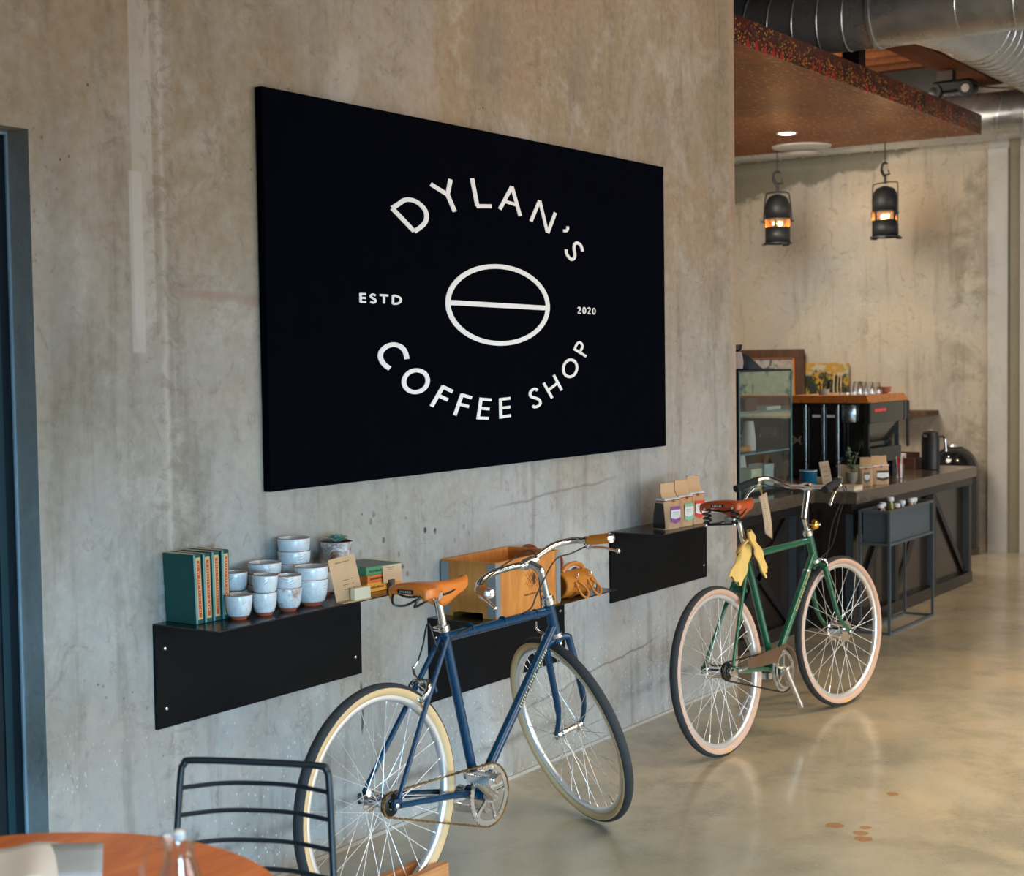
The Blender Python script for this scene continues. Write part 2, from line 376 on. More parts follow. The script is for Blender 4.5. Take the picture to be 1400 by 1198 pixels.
# doorway at the far left: painted steel frame with a dark door
TEAL = mat('door_dark_teal', S(14, 30, 40), .5, 0, .1, 4, spec=.2); TEALL = mat('door_teal', S(22, 56, 66), .5, 0, .1, 4, spec=.2)
FRM = mat('door_frame_pale_blue', S(150, 172, 186), .5, 0, .08, 8)
d = struct('door_1', MB().bx(1.45, 2.637, 3.324, 3.40, 0, 2.204), TEAL, smooth=False)
MB().bx(2.630, 2.637, 3.318, 3.324, 0, 2.205).bx(1.45, 2.630, 3.318, 3.324, 2.197, 2.205).build('door_frame', FRM, d, smooth=False)
MB().bx(2.575, 2.598, 3.319, 3.3235, 0, 2.15).build('door_strip', TEALL, d, smooth=False)
struct('trim_2', MB().bx(2.637, 6.815, 3.226, 3.236, 0, .012), mat('floor_joint_pale', S(176, 172, 164), .8), smooth=False)

# suspended printed ceiling panel over the counter
t = NT('panel_soffit_print'); v = t.pos(); sp = t.noise(t.pos('Object', (2.4, 6, 10)), 6, 4, .7); n = t.noise(v, 1.4, 4)
c = t.mix(t.mr(n, .3, .7), S(124, 66, 28), S(166, 96, 42)); c = t.mix(t.mr(sp, .58, .63, 0, .9), c, S(206, 160, 98)); c = t.mix(t.mr(t.noise(t.pos('Object', (3, 16, 3)), 3, 4), .5, .7, 0, .5), c, S(62, 40, 26))
t.set(col=c, rough=.42, spec=.12); SOFF = t.m
t = NT('panel_fascia_print'); v = t.pos(); x, y, z = t.sep(v)
c = t.mix(t.mr(t.noise(v, 7, 5, .7), .4, .6), S(92, 18, 10), S(36, 8, 6))
dots = t.mr(t.vor(t.pos('Object', (1, 1, 1.3)), 48), .24, .36, 1, 0); tri = t.math('PINGPONG', t.math('MULTIPLY', x, 1), .16)
zz = t.math('SUBTRACT', z, 3.247); inside = t.math('GREATER_THAN', t.math('MULTIPLY', tri, .9), zz)
c = t.mix(t.math('MULTIPLY', dots, t.mr(t.noise(v, 9, 3), .42, .6)), c, S(206, 132, 40)); c = t.mix(t.math('MULTIPLY', t.math('MULTIPLY', inside, dots), .9), c, S(222, 150, 50))
tri2 = t.math('PINGPONG', t.math('ADD', x, .1), .055); ins2 = t.math('MULTIPLY', t.math('GREATER_THAN', t.math('MULTIPLY', t.math('SUBTRACT', tri2, .03), 2.4), zz), t.math('GREATER_THAN', t.noise(v, 4, 1), .5))
c = t.mix(t.math('MULTIPLY', ins2, .9), c, S(176, 22, 24)); t.set(col=c, rough=.4); FASC = t.m
PZ = 3.247
pan = tag(MB().bx(6.95, 11.8, 3.57, 6.55, PZ, PZ+.02).build('ceiling_panel', SOFF, smooth=False), 'brown printed ceiling panel hung low over the coffee counter', 'ceiling panel')
MB().bx(6.95, 11.8, 3.55, 3.57, PZ-.002, PZ+.145).build('fascia', FASC, pan, 'dark red beaded edge of the panel', smooth=False)
for xx, yy in ((10.0, 3.83), (8.2, 3.9), (10.0, 5.6)): MB().bx(xx, xx+.12, yy, yy+.12, PZ+.02, 4.06).build('hanger', BLACKM, pan, smooth=False)

# ducts
t = NT('galvanised_duct'); v = t.pos(); n = t.noise(v, 5, 5, .6); t.set(col=t.mix(n, S(170, 174, 176), S(222, 224, 224)), metal=.75, rough=t.mr(t.noise(v, 9, 4), .3, .7, .22, .42)); t.bump(t.noise(v, 2.5, 3), .25, .03); DUCT = t.m
def duct(mb, a, b, r, step, seam=.006, skew=0, n=40):
    a = Vector(a); b = Vector(b); d = (b-a); L = d.length; d.normalize()
    mb.tube([a, b], r, n, caps=True)
    u = d.orthogonal().normalized(); wv = d.cross(u); k = step/2
    while k < L:
        pts = [a+d*(k+skew*sin(2*pi*j/28))+(u*cos(2*pi*j/28)+wv*sin(2*pi*j/28))*(r+.001) for j in range(28)]
        mb.tube(pts, seam, 6, closed=True); k += step
m = MB(); duct(m, (12.12, 1.0, 3.42), (12.12, 6.55, 3.42), .185, .20, .0075, .05)
tag(m.build('air_duct', DUCT), 'round spiral steel duct running along the back wall above the lamps', 'air duct')
m = MB(); duct(m, (9.3, 3.36, 3.70), (9.3, 6.5, 3.70), .21, .165, .005, .02); duct(m, (9.3, -1.0, 3.70), (9.3, 3.0, 3.70), .21, .34, .006, .02)
m.tube([(9.3, 2.9, 3.70), (9.3, 3.42, 3.70)], .215, 40); m.tube([(9.3, 3.42, 3.70), (9.3, 3.44, 3.70)], .225, 40)
bigd = tag(m.build('air_duct', DUCT), 'wide shiny steel main duct crossing above the ceiling panel at the top', 'air duct')
m = MB(); duct(m, (9.95, 3.06, 3.70), (12.0, 3.06, 3.70), .235, .125, .005)
m.tube([(9.38, 3.2, 3.70), (9.7, 3.08, 3.70), (9.97, 3.06, 3.70)], [.20, .225, .24], 40)
m.build('branch_duct', DUCT, bigd, 'closely ribbed branch duct')

# round ceiling vent and recessed downlight in the panel
VW = mat('vent_white', S(200, 196, 190), .5, 0, .03)
v_ = thing('ceiling_vent', 'round white ceiling vent beside the left lamp', 'vent', (11.55, 4.9, PZ))
MB().lathe([(.02, -.045), (.225, -.012), (.235, 0), (.19, 0)], 40).build('vent_rim', VW, v_)
MB().lathe([(.01, -.070), (.10, -.066), (.13, -.052), (.08, -.045)], 32).build('vent_cone', VW, v_)
EMW = NT('downlight_glow'); EMW.set(col=(1, .9, .75, 1), ecol=(1, .88, .7, 1), emit=9.0)
dl = thing('downlight', 'small glowing round downlight set in the printed panel', 'ceiling light', (10.795, 4.696, PZ))
MB().lathe([(.055, -.002), (.075, -.008), (.08, 0)], 28).build('trim_ring', VW, dl)
MB().lathe([(0, -.004), (.056, -.004)], 28).build('lens', EMW.m, dl)
l = bpy.data.lights.new('downlight_lamp', 'SPOT'); l.energy = 40; l.color = (1, .8, .55); l.spot_size = rad(110); l.shadow_soft_size = .05
lo = bpy.data.objects.new('downlight_lamp', l); COL.objects.link(lo); lo.location = (10.795, 4.696, PZ-.02)

# twin-head emergency light above the panel corner
e = thing('emergency_light', 'black twin-head spotlight hanging above the panel corner', 'spotlight', (11.45, 3.64, 3.56))
MB().box((0, 0, 0), (.18, .30, .09)).build('housing', BLACKP, e, bevel=.02)
MB().box((-.02, .06, .085), (.08, .12, .08)).build('bracket', mat('bracket_grey', S(70, 64, 60), .5), e, bevel=.005)
MB().rod((0, .06, .12), (0, .06, .14), .012).build('rod', BLACKM, e)
for sy in (-.11, .13):
    MB().lathe([(.0, -.03), (.055, -.03), (.06, .03), (0, .05)], 20, (-.08, sy, -.03), 'x').build('lamp_head', BLACKP, e)
    MB().lathe([(0, -.036), (.030, -.034)], 20, (-.08, sy, -.03), 'x').build('lens', mat('lens_dark', (.03, .03, .03, 1), .2) if sy > 0 else VW, e)
tag(MB().tube(cr([(11.4, 3.5, 3.55), (11.3, 3.2, 3.49), (11.1, 2.95, 3.50), (10.9, 2.75, 3.62), (10.9, 2.6, 3.9), (10.9, 2.5, 3.98), (10.9, 2.45, 4.05)]), .007, 6).build('power_cable', CABLE), 'thin black cable drooping from the spotlight across the ribbed duct', 'cable')
# ------------------------------------------------------------------ the sign
SIGNK = mat('sign_black', (.0010, .0016, .0042, 1), .7, 0, 0, spec=.02); SIGNW = mat('sign_white', (.9, .9, .9, 1), .6, 0, 0)
sg = tag(MB().bx(-1.277, 1.277, -.014, .014, -.6115, .6115).build('sign_board', SIGNK, smooth=False, bevel=.002, loc=(4.757, 3.219, 1.8155)),
         'large black coffee shop sign board with white lettering and bean emblem', 'sign')
KX = 1.77; PXM = .00272
LET = [(5.4, [(4.1013, 2.1074), (4.2216, 2.0370)]),
 (5.4, [(4.2216, 2.0370), (4.2310, 2.0414), (4.2448, 2.0477), (4.2592, 2.0548), (4.2707, 2.0613), (4.2784, 2.0670), (4.2843, 2.0725), (4.2886, 2.0780), (4.2915, 2.0836), (4.2930, 2.0896), (4.2929, 2.0959), (4.2915, 2.1020), (4.2890, 2.1076), (4.2854, 2.1128), (4.2806, 2.1176), (4.2747, 2.1221), (4.2680, 2.1262), (4.2602, 2.1302), (4.2513, 2.1339), (4.2420, 2.1371), (4.2329, 2.1396), (4.2240, 2.1413), (4.2151, 2.1424), (4.2063, 2.1429), (4.1979, 2.1430), (4.1898, 2.1426), (4.1820, 2.1418), (4.1745, 2.1404), (4.1673, 2.1385), (4.1608, 2.1361), (4.1548, 2.1332), (4.1485, 2.1298), (4.1411, 2.1260), (4.1312, 2.1214), (4.1195, 2.1159), (4.1088, 2.1109), (4.1013, 2.1074)]),
 (5.4, [(4.3198, 2.2060), (4.4157, 2.1781)]),
 (5.4, [(4.4373, 2.2328), (4.4180, 2.1783)]),
 (5.4, [(4.4171, 2.1782), (4.4602, 2.1211)]),
 (5.4, [(4.5696, 2.2478), (4.6004, 2.1507)]),
 (5.4, [(4.5950, 2.1506), (4.6903, 2.1570)]),
 (5, [(4.7451, 2.1502), (4.8277, 2.2401)]),
 (5, [(4.8277, 2.2401), (4.8817, 2.1342)]),
 (4.6, [(4.7837, 2.1817), (4.8513, 2.1747)]),
 (4.9, [(4.9555, 2.1195), (5.0192, 2.2033)]),
 (4.6, [(5.0192, 2.2033), (5.0715, 2.0831)]),
 (4.9, [(5.0732, 2.0823), (5.1319, 2.1649)]),
 (4.2, [(5.2211, 2.1176), (5.2216, 2.1157), (5.2223, 2.1131), (5.2227, 2.1102), (5.2221, 2.1077), (5.2205, 2.1054), (5.2181, 2.1033), (5.2150, 2.1013), (5.2112, 2.0998), (5.2058, 2.0988), (5.1991, 2.0982), (5.1928, 2.0978), (5.1885, 2.0975)]),
 (4.4, [(5.3344, 2.0240), (5.3325, 2.0283), (5.3299, 2.0346), (5.3264, 2.0412), (5.3220, 2.0465), (5.3161, 2.0502), (5.3089, 2.0531), (5.3014, 2.0552), (5.2946, 2.0561), (5.2885, 2.0557), (5.2825, 2.0541), (5.2772, 2.0517), (5.2732, 2.0486), (5.2705, 2.0446), (5.2691, 2.0398), (5.2684, 2.0345), (5.2685, 2.0295), (5.2697, 2.0248), (5.2720, 2.0201), (5.2743, 2.0154), (5.2753, 2.0110), (5.2750, 2.0066), (5.2739, 2.0022), (5.2719, 1.9982), (5.2689, 1.9950), (5.2647, 1.9923), (5.2593, 1.9901), (5.2534, 1.9888), (5.2476, 1.9886), (5.2415, 1.9900), (5.2352, 1.9927), (5.2290, 1.9959), (5.2238, 1.9991), (5.2194, 2.0023), (5.2156, 2.0057), (5.2126, 2.0091), (5.2103, 2.0125), (5.2092, 2.0162), (5.2090, 2.0200), (5.2093, 2.0235), (5.2094, 2.0259)]),
 (2.6, [(3.9261, 1.8192), (3.9265, 1.7891)]),
 (2.6, [(3.9243, 1.8165), (3.9544, 1.8166)]),
 (2.6, [(3.9267, 1.8039), (3.9525, 1.8039)]),
 (2.6, [(3.9248, 1.7910), (3.9545, 1.7905)]),
 (2.5, [(4.0047, 1.8131), (4.0022, 1.8139), (3.9986, 1.8151), (3.9946, 1.8162), (3.9910, 1.8166), (3.9876, 1.8162), (3.9842, 1.8153), (3.9813, 1.8140), (3.9795, 1.8127), (3.9788, 1.8115), (3.9789, 1.8101), (3.9800, 1.8086), (3.9820, 1.8071), (3.9855, 1.8055), (3.9905, 1.8039), (3.9955, 1.8022), (3.9993, 1.8006), (4.0016, 1.7990), (4.0032, 1.7975), (4.0038, 1.7960), (4.0035, 1.7945), (4.0019, 1.7929), (3.9992, 1.7913), (3.9958, 1.7899), (3.9924, 1.7892), (3.9884, 1.7895), (3.9838, 1.7905), (3.9796, 1.7917), (3.9767, 1.7925)]),
 (2.6, [(4.0258, 1.8157), (4.0719, 1.8149)]),
 (2.6, [(4.0491, 1.8150), (4.0483, 1.7879)]),
 (2.6, [(4.0975, 1.8169), (4.0966, 1.7869)]),
 (2.6, [(4.0974, 1.8152), (4.1008, 1.8152), (4.1056, 1.8151), (4.1110, 1.8149), (4.1160, 1.8143), (4.1209, 1.8134), (4.1259, 1.8123), (4.1306, 1.8109), (4.1342, 1.8095), (4.1367, 1.8079), (4.1385, 1.8062), (4.1395, 1.8044), (4.1397, 1.8026), (4.1393, 1.8004), (4.1381, 1.7982), (4.1362, 1.7959), (4.1338, 1.7940), (4.1305, 1.7924), (4.1266, 1.7910), (4.1222, 1.7899), (4.1176, 1.7890), (4.1122, 1.7885), (4.1061, 1.7883), (4.1005, 1.7883), (4.0966, 1.7883)]),
 (1.7, [(5.2910, 1.7961), (5.2929, 1.7970), (5.2957, 1.7985), (5.2988, 1.7998), (5.3016, 1.8004), (5.3041, 1.8003), (5.3067, 1.7996), (5.3090, 1.7985), (5.3104, 1.7973), (5.3110, 1.7959), (5.3110, 1.7943), (5.3102, 1.7925), (5.3086, 1.7901), (5.3055, 1.7870), (5.3011, 1.7831), (5.2967, 1.7795), (5.2938, 1.7770)]),
 (1.7, [(5.2921, 1.7765), (5.3159, 1.7762)]),
 (1.7, [(5.3528, 1.7880), (5.3522, 1.7844), (5.3506, 1.7811), (5.3482, 1.7784), (5.3452, 1.7767), (5.3419, 1.7761), (5.3387, 1.7766), (5.3357, 1.7782), (5.3335, 1.7808), (5.3320, 1.7840), (5.3316, 1.7876), (5.3322, 1.7913), (5.3338, 1.7946), (5.3362, 1.7972), (5.3392, 1.7989), (5.3425, 1.7996), (5.3457, 1.7991), (5.3487, 1.7974), (5.3510, 1.7949), (5.3524, 1.7916), (5.3528, 1.7880)]),
 (1.6, [(5.3696, 1.7959), (5.3711, 1.7968), (5.3733, 1.7981), (5.3758, 1.7993), (5.3782, 1.7998), (5.3809, 1.7997), (5.3839, 1.7990), (5.3865, 1.7979), (5.3881, 1.7967), (5.3885, 1.7952), (5.3882, 1.7934), (5.3871, 1.7914), (5.3854, 1.7890), (5.3825, 1.7860), (5.3785, 1.7823), (5.3746, 1.7789), (5.3719, 1.7766)]),
 (1.6, [(5.3703, 1.7761), (5.3917, 1.7755)]),
 (1.6, [(5.4289, 1.7868), (5.4283, 1.7833), (5.4268, 1.7801), (5.4244, 1.7775), (5.4215, 1.7758), (5.4183, 1.7752), (5.4151, 1.7757), (5.4123, 1.7773), (5.4100, 1.7798), (5.4086, 1.7829), (5.4082, 1.7865), (5.4088, 1.7900), (5.4103, 1.7932), (5.4127, 1.7958), (5.4156, 1.7975), (5.4188, 1.7981), (5.4220, 1.7976), (5.4248, 1.7960), (5.4271, 1.7935), (5.4285, 1.7904), (5.4289, 1.7868)]),
 (5.6, [(4.1686, 1.6024), (4.1674, 1.6065), (4.1657, 1.6125), (4.1634, 1.6190), (4.1603, 1.6248), (4.1565, 1.6297), (4.1519, 1.6344), (4.1466, 1.6386), (4.1406, 1.6422), (4.1333, 1.6452), (4.1251, 1.6475), (4.1166, 1.6494), (4.1087, 1.6507), (4.1015, 1.6514), (4.0946, 1.6516), (4.0878, 1.6512), (4.0808, 1.6504), (4.0733, 1.6491), (4.0655, 1.6473), (4.0579, 1.6450), (4.0510, 1.6424), (4.0445, 1.6392), (4.0385, 1.6356), (4.0332, 1.6317), (4.0290, 1.6279), (4.0263, 1.6240), (4.0246, 1.6201), (4.0239, 1.6161), (4.0239, 1.6121), (4.0248, 1.6081), (4.0266, 1.6040), (4.0290, 1.6000), (4.0320, 1.5962), (4.0355, 1.5926), (4.0396, 1.5891), (4.0442, 1.5858), (4.0492, 1.5826), (4.0554, 1.5794), (4.0625, 1.5761), (4.0691, 1.5733), (4.0737, 1.5713)]),
 (5.2, [(4.2821, 1.5373), (4.2843, 1.5290), (4.2830, 1.5205), (4.2784, 1.5123), (4.2705, 1.5049), (4.2600, 1.4985), (4.2472, 1.4936), (4.2329, 1.4903), (4.2178, 1.4889), (4.2027, 1.4893), (4.1883, 1.4916), (4.1754, 1.4956), (4.1645, 1.5011), (4.1561, 1.5078), (4.1508, 1.5155), (4.1487, 1.5236), (4.1499, 1.5319), (4.1544, 1.5399), (4.1620, 1.5473), (4.1722, 1.5536), (4.1847, 1.5586), (4.1987, 1.5620), (4.2137, 1.5636), (4.2289, 1.5633), (4.2434, 1.5612), (4.2567, 1.5573), (4.2679, 1.5519), (4.2765, 1.5451), (4.2821, 1.5373)]),
 (4.9, [(4.3027, 1.4367), (4.3749, 1.5061)]),
 (4.6, [(4.3692, 1.5044), (4.4301, 1.4848)]),
 (4.4, [(4.3488, 1.4723), (4.3998, 1.4564)]),
 (4.6, [(4.4405, 1.4008), (4.4881, 1.4752)]),
 (4.2, [(4.4827, 1.4728), (4.5470, 1.4592)]),
 (4, [(4.4750, 1.4384), (4.5276, 1.4282)]),
 (4.3, [(4.6069, 1.4586), (4.5839, 1.3807)]),
 (3.9, [(4.5998, 1.4537), (4.6723, 1.4483)]),
 (3.9, [(4.5979, 1.4204), (4.6587, 1.4151)]),
 (3.9, [(4.5781, 1.3861), (4.6522, 1.3814)]),
 (4.2, [(4.7315, 1.4521), (4.7321, 1.3773)]),
 (3.8, [(4.7231, 1.4480), (4.7974, 1.4507)]),
 (3.8, [(4.7311, 1.4155), (4.7955, 1.4182)]),
 (3.8, [(4.7250, 1.3823), (4.7984, 1.3864)]),
 (3.8, [(4.9858, 1.4744), (4.9837, 1.4758), (4.9808, 1.4779), (4.9773, 1.4799), (4.9731, 1.4810), (4.9681, 1.4813), (4.9623, 1.4809), (4.9563, 1.4800), (4.9509, 1.4786), (4.9459, 1.4765), (4.9409, 1.4738), (4.9367, 1.4707), (4.9341, 1.4676), (4.9331, 1.4643), (4.9333, 1.4606), (4.9350, 1.4570), (4.9382, 1.4541), (4.9436, 1.4519), (4.9508, 1.4503), (4.9589, 1.4489), (4.9667, 1.4472), (4.9747, 1.4454), (4.9832, 1.4435), (4.9911, 1.4413), (4.9972, 1.4388), (5.0014, 1.4356), (5.0042, 1.4320), (5.0055, 1.4283), (5.0052, 1.4250), (5.0029, 1.4220), (4.9988, 1.4193), (4.9936, 1.4169), (4.9882, 1.4150), (4.9822, 1.4135), (4.9754, 1.4126), (4.9687, 1.4121), (4.9631, 1.4122), (4.9588, 1.4133), (4.9553, 1.4152), (4.9525, 1.4173), (4.9506, 1.4186)]),
 (3.8, [(5.0310, 1.5031), (5.0923, 1.4426)]),
 (3.8, [(5.1047, 1.5325), (5.1631, 1.4715)]),
 (3.6, [(5.0674, 1.4761), (5.1277, 1.4994)]),
 (3.9, [(5.2791, 1.5516), (5.2741, 1.5431), (5.2660, 1.5356), (5.2552, 1.5296), (5.2427, 1.5255), (5.2291, 1.5236), (5.2156, 1.5239), (5.2030, 1.5265), (5.1920, 1.5312), (5.1836, 1.5376), (5.1782, 1.5453), (5.1761, 1.5539), (5.1776, 1.5626), (5.1825, 1.5710), (5.1905, 1.5784), (5.2010, 1.5844), (5.2134, 1.5886), (5.2269, 1.5907), (5.2404, 1.5904), (5.2532, 1.5879), (5.2643, 1.5833), (5.2729, 1.5769), (5.2785, 1.5691), (5.2806, 1.5604), (5.2791, 1.5516)]),
 (3.6, [(5.3527, 1.6033), (5.2576, 1.6344)]),
 (3.6, [(5.2635, 1.6336), (5.2666, 1.6372), (5.2711, 1.6425), (5.2763, 1.6480), (5.2812, 1.6523), (5.2859, 1.6553), (5.2907, 1.6577), (5.2955, 1.6592), (5.3003, 1.6599), (5.3054, 1.6594), (5.3107, 1.6578), (5.3156, 1.6556), (5.3192, 1.6531), (5.3216, 1.6502), (5.3231, 1.6469), (5.3235, 1.6432), (5.3227, 1.6396), (5.3199, 1.6357), (5.3154, 1.6315), (5.3108, 1.6277), (5.3077, 1.6250)]),
 (6.2, [(5.0667, 1.7834), (5.0591, 1.7643), (5.0456, 1.7457), (5.0264, 1.7282), (5.0019, 1.7120), (4.9726, 1.6974), (4.9391, 1.6847), (4.9022, 1.6741), (4.8626, 1.6658), (4.8210, 1.6599), (4.7782, 1.6565), (4.7350, 1.6554), (4.6921, 1.6569), (4.6503, 1.6607), (4.6102, 1.6667), (4.5725, 1.6749), (4.5377, 1.6850), (4.5064, 1.6969), (4.4789, 1.7104), (4.4556, 1.7252), (4.4369, 1.7410), (4.4230, 1.7577), (4.4141, 1.7750), (4.4102, 1.7926), (4.4114, 1.8103), (4.4177, 1.8278), (4.4291, 1.8449), (4.4453, 1.8612), (4.4662, 1.8765), (4.4915, 1.8907), (4.5208, 1.9034), (4.5537, 1.9145), (4.5899, 1.9238), (4.6287, 1.9310), (4.6695, 1.9360), (4.7118, 1.9388), (4.7548, 1.9391), (4.7978, 1.9370), (4.8401, 1.9325), (4.8808, 1.9255), (4.9192, 1.9162), (4.9546, 1.9047), (4.9862, 1.8912), (5.0134, 1.8759), (5.0356, 1.8591), (5.0523, 1.8411), (5.0632, 1.8223), (5.0680, 1.8029), (5.0667, 1.7834)]),
 (6.6, [(4.4093, 1.7999), (5.0744, 1.7921)])]
NAMES = [('letter_d', 2), ('letter_y', 3), ('letter_l', 2), ('letter_a', 3), ('letter_n', 3), ('apostrophe', 1), ('letter_s', 1), ('letter_e', 4), ('letter_s', 1), ('letter_t', 2), ('letter_d', 2),
         ('digit_two', 2), ('digit_zero', 1), ('digit_two', 2), ('digit_zero', 1), ('letter_c', 1), ('letter_o', 1), ('letter_f', 3), ('letter_f', 3), ('letter_e', 4), ('letter_e', 4), ('letter_s', 1),
         ('letter_h', 3), ('letter_o', 1), ('letter_p', 2), ('bean_outline', 1), ('bean_line', 1)]
def stroke(mb, pts, w, y, th, org):
    P = [Vector(((p[0]-org[0])/KX, p[1]-org[1])) for p in pts]; hw = w*PXM/2; n = len(P)
    cl = (P[0]-P[-1]).length < .004; A = []; B = []
    if cl: P = P[:-1]; n -= 1
    for i in range(n):
        a = P[(i-1) % n] if (cl or i) else P[0]; b = P[(i+1) % n] if (cl or i < n-1) else P[-1]
        d1 = (P[i]-a); d2 = (b-P[i]); d = ((d1.normalized() if d1.length > 1e-7 else d2.normalized())+(d2.normalized() if d2.length > 1e-7 else d1.normalized())).normalized()
        ref = d1 if d1.length > 1e-7 else d2; nn = Vector((-d.y, d.x)); k = 1/max(.6, abs(nn.dot(Vector((-ref.y, ref.x)).normalized())))
        A.append(P[i]+nn*hw*k); B.append(P[i]-nn*hw*k)
    vs = []
    for q in range(n):
        for p in (A[q], B[q]):
            for yy in (y, y-th): vs.append((p.x*KX, yy, p.y))
    fs = []
    for q in range(n if cl else n-1):
        i, j = q*4, ((q+1) % n)*4
        fs += [(i+1, i+3, j+3, j+1), (i, i+1, j+1, j), (i+3, i+2, j+2, j+3)]
    if not cl: fs += [(0, 2, 3, 1), (4*n-4, 4*n-3, 4*n-1, 4*n-2)]
    mb.add(vs, fs)
k = 0
for nm, cnt in NAMES:
    mb = MB()
    for q in range(cnt): stroke(mb, LET[k][1], LET[k][0], -.0142-.0002*q-(.0004 if nm == 'bean_line' else 0), .002, (4.757, 1.8155)); k += 1
    mb.build(nm, SIGNW, sg, smooth=False)

# ------------------------------------------------------------------ wall shelves (bent steel: ledge and drop plate)
def shelf(x0, x1, zt, zb, label, scr):
    o = thing('wall_shelf', label, 'shelf', (x0, WY, zt), 0, 'black steel wall shelves')
    L = x1-x0
    MB().bx(0, L, -.010, 0, zb-zt, -.004).build('back_plate', PLATEM, o, bevel=.001, smooth=False)
    MB().bx(0, L, -.255, 0, -.004, 0).build('ledge', SHELFM, o, bevel=.001, smooth=False)
    for (sx, sz) in [((.035, -.075), (.035, zb-zt+.055), (L-.035, -.10), (L-.035, zb-zt+.060))[q] for q in scr]:
        MB().lathe([(0, -.016), (.005, -.014), (.0065, -.010)], 12, (sx, 0, sz), 'y').build('screw', CHROME, o)
shelf(3.016, 3.925, .868, .566, 'black steel wall shelf holding green books and stoneware cups', (0, 1, 3))
shelf(4.301, 5.20, .694, .392, 'lowest black steel wall shelf, carrying the wooden crate and leather bag', (0, 2))
shelf(5.574, 6.469, .868, .566, 'black steel wall shelf holding the kraft coffee bags', (3,))

# books
BGREEN = mat('book_cloth_green', S(14, 72, 66), .75, 0, .08, 30); PAGES = mat('book_pages', S(214, 208, 190), .8, 0, .06, 60)
BLUEE = mat('book_joint_blue', S(96, 146, 150), .7); SPG = mat('spine_gilt', S(196, 170, 110), .55, 0, .15, 60); SPR = mat('spine_red', S(186, 62, 46), .7, 0, .08, 40)
def book(x, y, z, w, h, d, label, lean=0):
    o = thing('book', label, 'book', (x, y, z), 0, 'green clothbound books on the shelf'); o.rotation_euler = (0, lean, 0)
    MB().bx(0, .003, 0, d, 0, h).bx(w-.003, w, 0, d, 0, h).bx(0, w, -.0, .004, 0, h).build('cover', BGREEN, o, smooth=False, bevel=.0008)
    MB().bx(.003, w-.003, .004, d-.003, .004, h-.0012).build('page_block', PAGES, o, smooth=False)
    MB().bx(.0005, .007, -.0012, .0, .001, h-.001).build('joint', BLUEE, o, smooth=False)
    MB().bx(.008, w-.004, -.0014, 0, .012, h-.010).build('spine_label', SPG, o, smooth=False)
    m = MB(); m.bx(.0125, w-.008, -.002, -.0012, .018, h-.018)
    m.build('spine_title', SPR, o, smooth=False)
    m = MB(); zz = h-.03
    while zz > .03:
        m.bx(.0145, w-.0105, -.0023, -.0018, zz, zz+.003); zz -= .0075 if random.random() > .2 else .014
    m.build('title_lettering', SPG, o, smooth=False)
for (x, y, hh, lab, ln) in ((3.064, 3.112, .197, 'green clothbound book, nearest and leftmost of the row of four', -.035), (3.098, 3.112, .195, 'green clothbound book, second in the row from the left', -.02),
                        (3.131, 3.112, .197, 'green clothbound book, third in the row from the left', -.008), (3.166, 3.110, .197, 'green clothbound book at the cup end of the row', 0)):
    book(x, y, .8685, .030, hh, .118, lab, ln)

# stoneware cups
def glaze(name, brown):
    t = NT(name); v = t.pos(); sp = t.vor(v, 190); n = t.noise(v, 30, 5, .7); w_ = t.n('ShaderNodeTexWave', wave_type='BANDS', bands_direction='DIAGONAL')
    t.l(v, w_.inputs[0]); w_.inputs['Scale'].default_value = 70; w_.inputs['Distortion'].default_value = 1.5
    c = t.mix(t.mr(n, .3, .7), S(186, 196, 202), S(222, 228, 232)); c = t.mix(t.math('MULTIPLY', t.mr(sp, .10, .22, 1, 0), .6), c, S(110, 108, 112))
    patch = t.mr(t.noise(v, 14, 2), .50, .56); c = t.mix(t.math('MULTIPLY', t.math('MULTIPLY', patch, t.mr(w_.outputs[1], .80, .95)), .7), c, S(96, 66, 58))
    if brown: c = t.mix(t.mr(t.noise(v, 24, 6, .75), .46, .6, 0, .85), c, S(132, 84, 54))
    t.set(col=c, rough=.28, coat=.3); t.bump(n, .25, .003); return t.m
GLZ = glaze('white_speckled_glaze', 0); GLZB = glaze('brown_flecked_glaze', 1); RIM = mat('rust_brown_rim', S(134, 70, 46), .45, 0, .25, 60); CLAY = mat('terracotta_foot', S(158, 82, 56), .8, 0, .1, 60)
def cup_mesh(r, h, foot=.55, straight=.72):
    o = [(r*foot, 0), (r*foot+.001, .004), (r*.78, h*.16), (r*.92, h*.42), (r*.985, h*straight), (r, h-.0018), (r-.0008, h), (r-.003, h-.0005), (r*.93-.002, h*.7), (r*.80, h*.2), (r*.4, .009), (0, .008)]
    return o, [2, 2, 0, 0, 0, 1, 1, 0, 0, 0, 0]
def cup(x, y, z, r, h, label, m=GLZ, tilt=0, g='stoneware cups on the shelf', rz=0):
    pr, ms = cup_mesh(r, h); o = MB().lathe(pr, 36, mats=ms).build('stoneware_cup', [m, RIM, CLAY], loc=(x, y, z))
    o.rotation_euler = (tilt, 0, rz); return tag(o, label, 'cup', g)
Z1 = .8685
cup(3.196, 3.075, Z1, .039, .071, 'single small white cup with scratched lines, beside the books', rz=1.0)
cup(3.282, 3.056, Z1, .036, .069, 'plain white cup at the bottom of the front stack beside the single cup', rz=2)
cup(3.282, 3.056, Z1+.050, .037, .069, 'white cup stacked on the plain cup next to the single small cup', rz=.6, tilt=.06)
cup(3.378, 3.050, Z1, .040, .070, 'brown-flecked cup at the bottom of the third front stack', GLZB, rz=1)
cup(3.378, 3.050, Z1+.040, .040, .066, 'white cup nested in the brown-flecked cup', rz=3)
cup(3.492, 3.060, Z1, .050, .080, 'large white cup at the bottom of the front stack nearest the card', rz=4)
